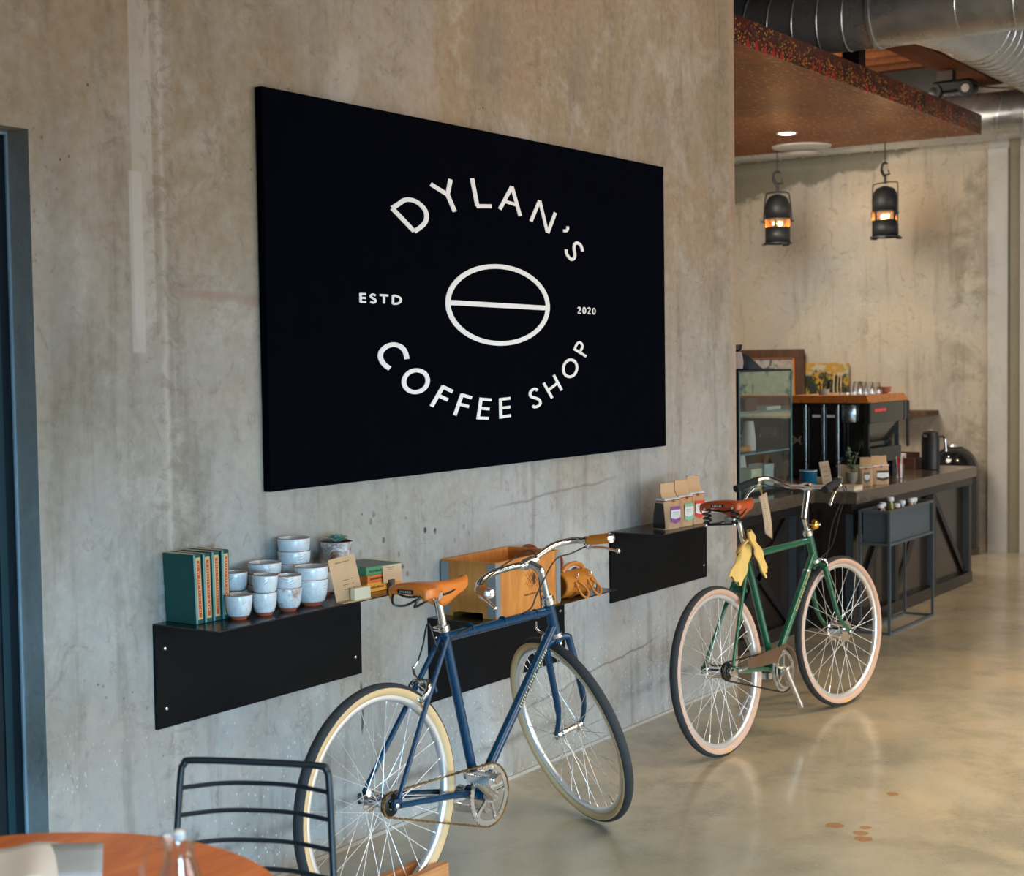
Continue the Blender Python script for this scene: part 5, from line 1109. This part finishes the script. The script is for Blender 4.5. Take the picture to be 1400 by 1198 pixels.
MB().lathe([(.058, 0), (.060, .003), (.060, .105), (.058, .108)], 28, (.03, .125, .365)).build('boiler_cap', STRIP, em); 
m = MB(); m.rod((-.012, .19, .10), (-.02, .19, .165), .006, 10); m.rod((-.02, .165, .115), (-.02, .215, .115), .005, 8); m.sphere((-.022, .19, .09), .010, 10); m.build('tap', CHROME, em)

gd = thing('coffee_grinder', 'boxy black coffee grinder seen through the glass display case', 'coffee grinder', (9.16, 4.02, ZC+.001))
MB().bx(0, .34, 0, .42, 0, .385).build('body', GLOSS, gd, bevel=.012, smooth=False)
MB().bx(-.006, 0, .05, .16, .26, .33).build('control_panel', STRIP, gd, bevel=.003, smooth=False)
MB().lathe([(.012, -.08), (.016, -.03), (.022, 0)], 18, (-.02, .27, .24)).build('chute', CHROME, gd)
m = MB(); m.bx(-.05, 0, .22, .32, .262, .275); m.build('shelf', CHROME, gd, smooth=False)
# glasses, saucers and pen pot on the machine
GLS = glassmat('clear_glass', (.97, .98, .98, 1), .10, .04, .6); 
def glass_cup(x, y, lab, r=.038, h=.075, m=GLS):
    o = MB().lathe([(r, 0), (r+.001, .004), (r*.86, h*.6), (r*.62, h), (0, h+.001)], 24).build('drinking_glass', m, loc=(x, y, ZC+.533)); tag(o, lab, 'glass', 'upturned glasses on the espresso machine')
for i, (gx, gy, gh) in enumerate(((9.20, 3.62, .055), (9.22, 3.545, .085), (9.30, 3.50, .08), (9.34, 3.59, .085), (9.42, 3.50, .075), (9.45, 3.60, .08))):
    glass_cup(gx, gy, ['upturned glass at the left end of the cup tray', 'tall upturned glass second along the cup tray', 'upturned glass at the front of the cup tray middle', 'upturned glass behind the middle of the cup tray', 'upturned glass next to the saucers, front row', 'upturned glass next to the saucers, rear row'][i], .038, gh)
SAU = mat('copper_rim_saucer', S(206, 150, 120), .3, .3)
for i in range(3): 
    o = MB().lathe([(.02, 0), (.045, .012), (.05, .018), (.044, .016), (0, .006)], 28).build('saucer', SAU, loc=(9.62, 3.52, ZC+.534+i*.0125)); tag(o, ['bottom saucer of the pile on the espresso machine', 'middle saucer of the pile on the espresso machine', 'top saucer of the pile on the espresso machine'][i], 'saucer', 'copper-rimmed saucers')
pp = thing('pen_pot', 'short white pot of black pens on the espresso machine', 'pen pot', (9.30, 3.80, ZC+.533)); MB().lathe([(.032, 0), (.034, .036), (.031, .036), (.032, .005), (0, .004)], 20).build('pot', PCUP, pp)
for k, (dx, dy) in enumerate(((.0, .018), (-.01, 0), (.008, -.012), (0, -.02))): MB().rod((dx, dy, .006), (dx*1.5, dy*2.0-.004, .085+.004*k), .0045, 8).build('pen', BLACKP, pp)

# small things on the counter
ML_ = mat('enamel_teal', S(12, 96, 132), .2, 0, .04, coat=.4); 
mg = thing('enamel_mug', 'teal enamel mug standing on the counter behind the handlebar', 'mug', (8.66, 3.64, ZC+.001)); MB().lathe([(.050, 0), (.052, .003), (.052, .092), (.053, .096), (.049, .096), (.048, .006), (0, .005)], 36, mats=[0, 0, 1, 1, 0, 0]).build('mug', [ML_, WHITE], mg)
MB().tube(cr([(.05, 0, .08), (.078, 0, .078), (.083, 0, .05), (.072, 0, .024), (.05, 0, .022)]), .005, 8).build('handle', ML_, mg)
o = thing('tip_card', 'tall kraft card leaning against the teal mug', 'card', (8.70, 3.530, ZC+.001), rad(-60)); T = Mx((0, 0, .001), rad(-5), rad(-10), 0); MB(T).bx(-.028, .028, 0, .002, 0, .15).build('card', KRAFTL, o, smooth=False); m = MB(T)
for k in range(4): ticks(m, -.014, .014, .03+k*.028, -.0002, .008, 60+k)
m.build('card_lettering', mat('faint_ink', S(150, 120, 92), .8), o, smooth=False)
boxthing('chopping_board', (8.62, 3.80, ZC+.0005), (.12, .16, .018), mat('orange_board', S(196, 112, 50), .5, 0, .1, 10), 'small orange-brown board beside the teal mug', 'board')
TERR = mat('grey_clay', S(186, 184, 172), .7, 0, .06, 20)
pl = thing('potted_plant', 'small leafy plant in a pale grey pot on the counter end', 'potted plant', (8.925, 3.472, ZC+.001)); MB().lathe([(.022, 0), (.034, .03), (.038, .07), (.035, .071), (.033, .055), (0, .055)], 24).build('pot', TERR, pl); MB().lathe([(.034, .06), (0, .062)], 16).build('soil', SOIL, pl)
LF2 = mat('sage_leaf', S(124, 148, 118), .6, 0, .15, 20); 
m = MB(); m.tube(cr([(0, 0, .06), (.004, .006, .13), (-.004, .016, .20)]), .003, 6); m.tube(cr([(0, 0, .06), (-.01, -.02, .12), (-.004, -.035, .17)]), .0025, 6); m.build('stem', LF2, pl)
def leafcluster(mb, c, n, L, up0=.2, seed=1):
    rr = random.Random(seed)
    for i in range(n):
        a = i*2.4; el = rr.uniform(-.4, .8)*.7+up0; d = Vector((cos(a)*cos(el), sin(a)*cos(el), sin(el))); s_ = Vector((-sin(a), cos(a), 0)); l_ = L*rr.uniform(.7, 1.1); b = Vector(c)+Vector((0, 0, rr.uniform(-.012, .012)))
        up = d.cross(s_)*-.08*l_
        mb.add([b, b+d*l_*.35+s_*l_*.22+up, b+d*l_*.7+s_*l_*.22, b+d*l_, b+d*l_*.7-s_*l_*.22, b+d*l_*.35-s_*l_*.22+up, b+d*l_*.5-up*1.5], [(0, 1, 6), (1, 2, 6), (2, 3, 6), (3, 4, 6), (4, 5, 6), (5, 0, 6)])
m = MB(); leafcluster(m, (0, 0, .10), 12, .042, .1, 3); leafcluster(m, (.003, .006, .14), 8, .034, .3, 4); leafcluster(m, (-.002, .014, .18), 7, .024, .5, 5); leafcluster(m, (-.004, .016, .205), 5, .02, .7, 6); leafcluster(m, (-.005, -.034, .17), 7, .02, .6, 7); m.build('leaves', LF2, pl, solid=.0012)
DKL = ('charcoal', S(70, 60, 58)); 
coffee_bag(8.80, 3.335, ZC+.001, rad(-62), .075, .055, .17, 'narrow kraft coffee bag seen from its dark window side, on the counter', ('grey', S(120, 116, 112)), lw=.4)
coffee_bag(8.965, 3.315, ZC+.001, rad(-38), .115, .06, .172, 'kraft coffee bag with a white and charcoal label, on the counter', DKL, lw=.7, win=False)
boxthing('napkin_stack', (8.49, 3.31, ZC+.0005), (.13, .10, .030), mat('napkin_cream', S(226, 212, 192), .8), 'low stack of cream paper napkins at the counter step', 'napkins', detail=KRAFTL)
o = thing('straw_glass', 'clear glass of red and white straws beside the espresso machine foot', 'glass', (9.46, 3.36, ZC+.001)); MB().lathe([(.024, 0), (.030, .09), (.029, .09), (.023, .004), (0, .003)], 20).build('glass', GLS, o)
for k in range(6): a = k*1.05; MB().rod((.01*cos(a), .01*sin(a), .006), (.022*cos(a), .022*sin(a), .135), .003, 6).build('straw', RB if k % 2 else WHITE, o)
nb = thing('napkin_box', 'open walnut box of white napkins behind the thermos', 'box', (10.27, 3.62, ZC+.001)); m = MB(); m.bx(-.08, .08, -.10, -.088, 0, .075).bx(-.08, .08, .088, .10, 0, .075).bx(-.08, -.068, -.088, .088, 0, .075).bx(.068, .08, -.088, .088, 0, .11).bx(-.068, .068, -.088, .088, 0, .01); m.build('box', WOODD, nb, smooth=False); MB().bx(-.06, .06, .0, .085, .012, .10).build('napkins', WHITE, nb, bevel=.008)
th = thing('thermos', 'black vacuum jug with a steel handle grip on the counter end', 'thermos', (10.25, 3.426, ZC+.001))
MB().lathe([(.056, 0), (.060, .004), (.060, .205), (.054, .222), (.052, .236)], 36).build('jug_body', BLACKP, th); MB().lathe([(.052, .236), (.050, .252), (.032, .262), (0, .264)], 36).build('lid', BLACKP, th)
MB().lathe([(0, .268), (.024, .266), (.026, .260)], 24).build('lid_button', CHROME, th)
D2 = Vector((R0.x, R0.y, 0)); m = MB(); sp_ = Vector((-.75, .35, 0)).normalized(); m.tube([sp_*.04+Vector((0, 0, .225)), sp_*.066+Vector((0, 0, .226)), sp_*.080+Vector((0, 0, .232))], [.02, .014, .006], 12); m.build('spout', BLACKP, th)
hd_ = Vector((.55, -.83, 0)).normalized(); P_ = lambda r_, z_: tuple(hd_*r_+Vector((0, 0, z_)))
MB().tube(cr([P_(.05, .222), P_(.085, .222), P_(.098, .205)]), .008, 10).build('handle_arm', BLACKP, th); MB().tube([P_(.098, .208), P_(.104, .12)], .011, 12).build('handle_grip', CHROME, th); MB().tube([P_(.104, .122), P_(.06, .095)], .008, 10).build('handle_arm', BLACKP, th)

# metal planter with bottles
px0, px1, py0, py1, pz = 8.385, 9.145, 3.035, 3.222, .708
pn = thing('planter_stand', 'blue-grey steel stand with a trough of bottles in front of the counter', 'planter', (px0, py0, 0)); PL, PD = px1-px0, py1-py0; T_ = .014
for xx in (0, PL-T_):
    for yy in (0, PD-T_): MB().bx(xx, xx+T_, yy, yy+T_, 0, pz).build('leg', GREYP, pn, smooth=False)
for z0 in (0, .507, pz-T_):
    m = MB()
    for yy in (0, PD-T_): m.bx(T_, PL-T_, yy, yy+T_, z0, z0+T_)
    for xx in (0, PL-T_): m.bx(xx, xx+T_, T_, PD-T_, z0, z0+T_)
    m.build('rail', GREYP, pn, smooth=False)
m = MB(); m.bx(.020, PL-.020, .018, .021, .524, pz-.016).bx(.020, PL-.020, PD-.021, PD-.018, .524, pz-.016).bx(.020, .023, .018, PD-.018, .524, pz-.016).bx(PL-.023, PL-.020, .018, PD-.018, .524, pz-.016).bx(.020, PL-.020, .018, PD-.018, .521, .524); m.build('trough', GREYP, pn, smooth=False)
CAPW = mat('bottle_cap_white', S(224, 228, 232), .5); JUI = {'green': mat('juice_green', S(150, 150, 40), .2, coat=.5), 'peach': mat('juice_peach', S(220, 176, 130), .25, coat=.5), 'amber': mat('juice_amber', S(170, 110, 40), .2, coat=.5), 'clear': mat('bottle_clear_grey', S(170, 172, 172), .15, coat=.5), 'red': mat('juice_red', S(110, 24, 30), .2, coat=.5)}
bl = [(8.47, 3.13, 'red', .735, .35, 'tilted dark red juice bottle at the near end of the trough'), (8.595, 3.155, 'amber', .735, 0, 'amber juice bottle with a white cap, second from the near end of the trough'), (8.70, 3.145, 'green', .758, 0, 'yellow-green juice bottle standing tallest in the trough'), (8.645, 3.088, 'amber', .728, 0, 'amber bottle at the room side of the yellow-green bottle'),
      (8.76, 3.10, 'clear', .735, .1, 'clear bottle right behind the yellow-green bottle'), (8.84, 3.14, 'clear', .72, .1, 'small clear bottle in the middle back of the trough'), (8.87, 3.085, 'peach', .738, .15, 'peach-coloured smoothie bottle in the trough'), (8.96, 3.10, 'clear', .735, .25, 'clear bottle leaning at the far end of the group in the trough')]
for (x, y, c, zt, tl, lab) in bl:
    o = thing('juice_bottle', lab, 'bottle', (x, y, .5255), 0, 'white-capped juice bottles in the planter'); o.rotation_euler = (0, tl*.35, 0); h = zt-.5255
    MB().lathe([(.022, 0), (.024, .004), (.024, h*.6), (.021, h*.72), (.014, h*.84), (.014, h-.02)], 20).build('bottle', JUI[c], o); MB().lathe([(.0185, h-.022), (.0190, h-.004), (.017, h), (0, h)], 20).build('cap', CAPW, o)

# black dome bin, little wall shelf, pictures
bn = thing('dome_bin', 'glossy black dome-topped bin against the back wall beyond the counter', 'bin', (12.12, 3.855, 0)); RB_ = .185
pr = [(RB_-.01, 0), (RB_, .03), (RB_, .66)]+[(RB_*cos(a), .66+.20*sin(a)) for a in [rad(k*12) for k in range(1, 8)]]+[(0, .66+.20)]
MB().lathe([(RB_, .05)]+pr[2:], 44).build('bin_body', GLOSS, bn); MB().lathe([(RB_-.004, 0), (RB_+.003, .004), (RB_+.003, .05), (RB_-.004, .052)], 44).build('base_ring', mat('bin_base_bronze', S(70, 58, 44), .4), bn); MB().lathe([(.07, .852), (.06, .868), (0, .87)], 24).build('bin_cap', ALU, bn)
tag(MB().bx(-.30, 0, -.42, .42, -.021, .021).build('wall_shelf', DARKW, bevel=.003, smooth=False, loc=(12.349, 4.48, 1.110)), 'thick dark wooden ledge on the back wall behind the machine', 'shelf')
fr = thing('framed_map', 'dark wood framed topographic map on the back wall', 'framed map', (12.30, 5.62, 1.17)); fw_, fh_ = .86, .475; fw2 = .085
T = Mx((0, 0, 0), 0, rad(-2), 0)
m = MB(T); h2 = fw_/2
m.bx(-.035, 0, -h2, h2, 0, .07).bx(-.035, 0, -h2, h2, fh_-.07, fh_).bx(-.035, 0, -h2, -h2+fw2, .07, fh_-.07).bx(-.035, 0, h2-fw2, h2, .07, fh_-.07); m.build('frame', DARKW, fr, bevel=.008, smooth=False)
m = MB(T); a0, a1, c0, c1 = -h2+fw2, h2-fw2, .07, fh_-.07
m.bx(-.030, -.004, a0, a0+.016, c0, c1).bx(-.030, -.004, a1-.016, a1, c0, c1).bx(-.030, -.004, a0, a1, c0, c0+.014).bx(-.030, -.004, a0, a1, c1-.008, c1); m.build('slip', mat('frame_slip_orange', S(196, 122, 56), .5, 0, .25, 40), fr, 'orange inner slip', smooth=False)
t = NT('map_print'); v = t.pos(); x, y, z = t.sep(v); n1 = t.noise(v, 6, 6, .6, .8); n2 = t.noise(v, 22, 6, .7, .5); zt = t.math('ADD', z, t.math('MULTIPLY', t.math('SUBTRACT', n1, .5), .1))
c = t.mix(t.mr(zt, .30, .34), t.mix(t.mr(n2, .3, .7), S(122, 150, 128), S(158, 164, 142)), t.mix(t.mr(n2, .35, .7), S(186, 168, 158), S(150, 132, 134)))
c = t.mix(t.math('MULTIPLY', t.mr(t.noise(t.pos('Object', (1, 1, .5)), 9, 4, .6, 1.6), .55, .59), .9), c, S(62, 80, 100)); c = t.mix(t.mr(t.noise(v, 14, 5, .7, 2), .5, .56, 0, .6), c, S(168, 178, 158)); c = t.mix(t.mr(z, .383, .387), c, S(86, 112, 148)); c = t.mix(t.mr(n2, .58, .66, 0, .5), c, S(96, 104, 108))
t.set(col=c, rough=.3); MB(T).bx(-.012, -.006, a0, a1, c0, c1).build('map_sheet', t.m, fr, smooth=False)
pt_ = thing('landscape_painting', 'small unframed painting of autumn trees beside the map', 'painting', (12.32, 4.985, 1.10)); T = Mx((0, 0, 0), 0, rad(-2), 0)
t = NT('painted_canvas'); v = t.pos(); x, y, z = t.sep(v); n1 = t.noise(v, 16, 5, .7); n2 = t.noise(v, 5, 4, .6, .5); zt = t.math('ADD', z, t.math('MULTIPLY', t.math('SUBTRACT', n2, .5), .35))
c = t.mix(t.mr(zt, .30, .33), S(36, 48, 34), S(176, 170, 150)); c = t.mix(t.mr(t.math('ADD', n1, t.math('MULTIPLY', t.math('SUBTRACT', zt, .3), .5)), .5, .56), c, t.mix(t.mr(t.noise(v, 40, 3), .4, .6), S(196, 130, 44), S(150, 138, 50))); c = t.mix(t.mr(z, .16, .10), c, S(120, 118, 60))
t.set(col=c, rough=.5); MB(T).bx(-.02, 0, -.18, .20, 0, .425).build('canvas', t.m, pt_, smooth=False)
m = MB(T); rr4 = random.Random(4)
for yy, w2 in ((-.05, .007), (-.085, .006), (-.115, .008), (-.008, .005)): m.tube([(-.0205, yy, .12), (-.0205, yy+.004, .22), (-.0205, yy-.004+rr4.uniform(-.006, .006), .34)], [w2, w2*.8, w2*.4], 6)
m.build('painted_trunks', mat('trunk_paint', S(208, 176, 140), .6), pt_)

# theatre lanterns
LAMP = NT('lantern_filament'); LAMP.set(col=(1, .7, .3, 1), ecol=(1, .66, .28, 1), emit=45.0)
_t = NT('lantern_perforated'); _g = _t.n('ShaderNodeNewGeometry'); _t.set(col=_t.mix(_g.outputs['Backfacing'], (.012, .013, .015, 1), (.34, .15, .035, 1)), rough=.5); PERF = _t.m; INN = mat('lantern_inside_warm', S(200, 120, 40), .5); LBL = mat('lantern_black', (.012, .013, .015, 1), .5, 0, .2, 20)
def lantern(x, y, z, label, rz, wide, scale=1.0):
    o = thing('stage_lantern', label, 'lantern', (x, y, z), rz, 'black stage lanterns'); R = .100; H0, H1, H2, H3 = .03, .155, .225, .36
    m = MB(); N = 40
    m.lathe([(R, H0), (R, H1)], N); m.lathe([(R, H2), (R, .30), (R*1.02, .302), (R*1.02, .312), (R*.97, .33), (R*.86, .375), (R*.62, .405), (R*.2, .42), (0, .42)], N) ; m.f = [f for f in m.f if len(f) <= 4]; m.fm = m.fm[:len(m.f)]
    body = m.build('housing', LBL, o, solid=.0022)
    # perforated band
    m = MB(); rows, cols = 5, 36; hh = (H2-H1)/rows; vs = []; fs = []
    def cp(u, v): return Vector((R*cos(2*pi*u/cols), R*sin(2*pi*u/cols), H1+v*hh))
    for r_ in range(rows):
        for c_ in range(cols):
            solidc = c_ % 9 == 8
            a, b, c3, d3 = cp(c_, r_), cp(c_+1, r_), cp(c_+1, r_+1), cp(c_, r_+1)
            if solidc: m.add([a, b, c3, d3], [(0, 1, 2, 3)]); continue
            off = .5; k = .28; cu, cv = c_+.5, r_+.5; hs = [cp(cu+k*cos(t_), cv+k*sin(t_)) for t_ in [rad(45*j) for j in range(8)]]
            ed = [cp(c_+1, cv), c3, cp(cu, r_+1), d3, cp(c_, cv), a, cp(cu, r_), b]
            m.add(ed+hs, [(j, (j+1) % 8, 8+(j+1) % 8, 8+j) for j in range(8)])
    m.build('perforated_band', PERF, o)
    MB().lathe([(R*1.18, .022), (R*1.18, .03), (R*.98, .03), (R*.98, .022)], N, closed=True).build('front_rim', LBL, o); 
    for k in range(3): a = rad(90+k*120); MB().box((R*1.12*cos(a), R*1.12*sin(a), .018), (.03, .05, .012), Matrix.Rotation(a, 3, 'Z')).build('rim_clip', LBL, o)
    MB().lathe([(R*.93, .035), (R*.7, .10)], 30).build('reflector', INN, o, solid=.001)
    m = MB(); m.sphere((0, .022, .185), .017, 12).sphere((0, -.022, .185), .017, 12); m.build('bulb', LAMP.m, o)
    # yoke
    if wide: yk = [(0, -R-.022, .12), (0, -R-.024, .40), (0, -R+.005, .445), (0, R-.005, .445), (0, R+.024, .40), (0, R+.022, .12)]; m = MB(); m.tube(cr(yk, 5), .0045, 8)
    else: yk = [(0, -R-.012, .20), (0, -R*.95, .40), (0, -R*.6, .435), (0, R*.6, .435), (0, R*.95, .40), (0, R+.012, .20)]; m = MB(); m.tube(cr(yk, 5), .008, 8, flat=.5)
    m.build('yoke', LBL, o)
    for s in (-1, 1): MB().lathe([(.016, 0), (.016, .012), (.007, .014), (.007, .03)] if s > 0 else [(.007, -.03), (.007, -.014), (.016, -.012), (.016, 0)], 14, (0, s*(R+.002), .205), 'y').build('yoke_knob', LBL, o)
    MB().box((0, R+.036, .205), (.006, .006, .05)).build('tilt_handle', LBL, o)
    zt = .445; m = MB(); m.tube([(0, 0, zt-.005), (0, 0, zt+.05)], .010, 10); m.tube(cr([(0, 0, zt+.05), (0, .022, zt+.075), (0, .034, zt+.11), (0, .022, zt+.15), (0, -.008, zt+.158), (0, -.022, zt+.145)]), [.012]*12+[.010]*12+[.007]*6+[.005], 10); m.tube([(0, .02, zt+.06), (0, -.045, zt+.065), (0, -.03, zt+.10)], [.009, .007, .005], 8); m.build('hook_clamp', LBL, o)
    top_ = (PZ-z); m = MB(); zz = zt+.155; k = 0
    while zz < top_-.004:
        r1 = Matrix.Rotation(k*pi/2, 3, 'Z'); m.tube([Vector((0, 0, zz))+(r1 @ Vector((.007*cos(t_), 0, .012*sin(t_)))) for t_ in [rad(45*j) for j in range(8)]], .0022, 5, closed=True); zz += .019; k += 1
    m.build('chain', LBL, o)
    l = bpy.data.lights.new('lantern_bulb', 'POINT'); l.energy = 12; l.color = (1, .62, .28); l.shadow_soft_size = .02
    q = bpy.data.objects.new('lantern_bulb', l); COL.objects.link(q); q.location = (x, y, z+.155)
lantern(11.629, 5.143, 2.470, 'black stage lantern with bent side arms, left of the pair', rad(18), False); lantern(11.694, 4.268, 2.478, 'black stage lantern with a thin square yoke, right of the pair', rad(-20), True)
# ------------------------------------------------------------------ front table and chair
tb = thing('round_table', 'round reddish-brown wooden table at the bottom left', 'table', (1.4914, 1.9821, 0))
MB().lathe([(.440, .712), (.4605, .722), (.4625, .732), (.4590, .7395), (.4500, .740), (0, .740)], 96).build('table_top', TABLEW, tb, ang=30)
MB().lathe([(.0, .714), (.43, .714)], 48).build('underside', BLACKM, tb); MB().lathe([(.22, 0), (.22, .012), (.03, .03), (.03, .71)], 36).build('pedestal', BLACKM, tb)
CH = mat('chair_blue_black_wire', S(12, 26, 34), .42, 0, .1, 8)
ch = thing('wire_chair', 'dark blue-black wire chair with a slatted back beside the round table', 'chair', (0, 0, 0))
L0, L1 = Vector((2.272, 2.361, .766)), Vector((2.433, 2.096, .750)); nx = (L1-L0).normalized(); seat_d = Vector((-.85, -.52, 0)).normalized(); UPV = Vector((0, 0, 1))
def bk(u, z, off=0):  # point on the backrest: u 0..1 across, z height
    k = (z-.46)/.30; wgrow = .016*(1-k); return L0.lerp(L1, u)+(u-.5)*2*nx*wgrow+Vector((0, 0, z-L0.lerp(L1, u).z))+seat_d*(.045*(1-k))-seat_d*off
m = MB(); pts = [bk(0, .43), bk(0, .60), bk(0, .735), bk(.02, .758), bk(.07, .766), bk(.5, .762), bk(.93, .754), bk(.985, .744), bk(1, .72), bk(1, .60), bk(1, .43)]
m.tube(cr(pts, 5), .0074, 10); m.build('back_frame', CH, ch)
for z in (.709, .653, .592, .534, .478):
    m = MB(); m.tube(cr([bk(0, z), bk(.25, z+.002, .028), bk(.5, z, .036), bk(.75, z-.003, .028), bk(1, z-.010)], 6), .0050, 8); m.build('back_wire', CH, ch)
s0, s1 = bk(0, .43), bk(1, .43); f0, f1 = s0+seat_d*.40-nx*.02, s1+seat_d*.40+nx*.02
MB().tube([s0, f0, f1, s1], .0062, 10, closed=True).build('seat_frame', CH, ch)
for k in range(1, 10): MB().rod(s0.lerp(s1, k/10), f0.lerp(f1, k/10), .0036, 8).build('seat_wire', CH, ch)
for a, b in ((s0, s0-seat_d*.05-nx*.03), (s1, s1-seat_d*.05+nx*.03), (f0, f0+seat_d*.03-nx*.02), (f1, f1+seat_d*.03+nx*.02)): MB().rod(a, (b.x, b.y, 0), .0075, 10).build('leg', CH, ch)
PAPB = mat('magazine_paper', S(240, 243, 247), .45, 0, .03, 8); PAPG = mat('magazine_photo', S(176, 190, 204), .4, 0, .25, 14)
mgz = thing('magazine', 'open white magazine with a curling page on the round table', 'magazine', (1.600, 2.190, .7405), rad(-42))
def page(u, v):
    x = -.20+.40*u; y = -.14+.26*v; lift = .026*math.exp(-((u-.80)/.10)**2)*(.35+.65*(1-v)) + .010*(1-u)
    return (x, y, .004+lift)
MB().grid(page, 30, 8).build('page', PAPB, mgz, solid=.002)
MB().grid(lambda u, v: (.02+.21*u, -.10+.20*v, .002+.012*sin(u*2.6)), 12, 5).build('page', PAPG, mgz, solid=.0015)
cf = thing('glass_carafe', 'clear glass carafe with a handle on the round table', 'carafe', (1.600, 1.672, .7405))
GLC = glassmat('carafe_glass', (.965, .975, .975, 1), .04, .03, .35)
pr = [(.035, .0), (.040, .006), (.042, .03), (.034, .09), (.0225, .128), (.022, .140), (.030, .158), (.0285, .158), (.0205, .140), (.021, .128), (.0325, .09), (.040, .03), (.038, .009), (0, .008)]
MB().lathe(pr, 40).build('carafe_body', GLC, cf)
hv = Vector((-R0.x, -R0.y, 0)); MB().tube(cr([tuple(hv*.024+Vector((0, 0, .138))), tuple(hv*.044+Vector((0, 0, .142))), tuple(hv*.056+Vector((0, 0, .11))), tuple(hv*.050+Vector((0, 0, .07))), tuple(hv*.037+Vector((0, 0, .062)))]), .0045, 10).build('handle', GLC, cf)
MB().lathe([(0, .150), (.008, .151), (.010, .162), (.006, .166), (0, .166)], 16).build('stopper', mat('carafe_stopper', S(220, 224, 226), .15, 0), cf)
sau = thing('saucer', 'white saucer edge beside the carafe on the round table', 'saucer', (1.50, 1.745, .7405)); MB().lathe([(.03, 0), (.068, .012), (.072, .017), (.066, .0155), (.0, .006)], 48).build('saucer', VW, sau)
o = thing('plate', 'small white plate behind the magazine at the table edge', 'plate', (1.70, 2.345, .7405)); MB().lathe([(.04, 0), (.055, .008), (.058, .012), (.052, .011), (0, .005)], 40).build('plate', PAPB, o)
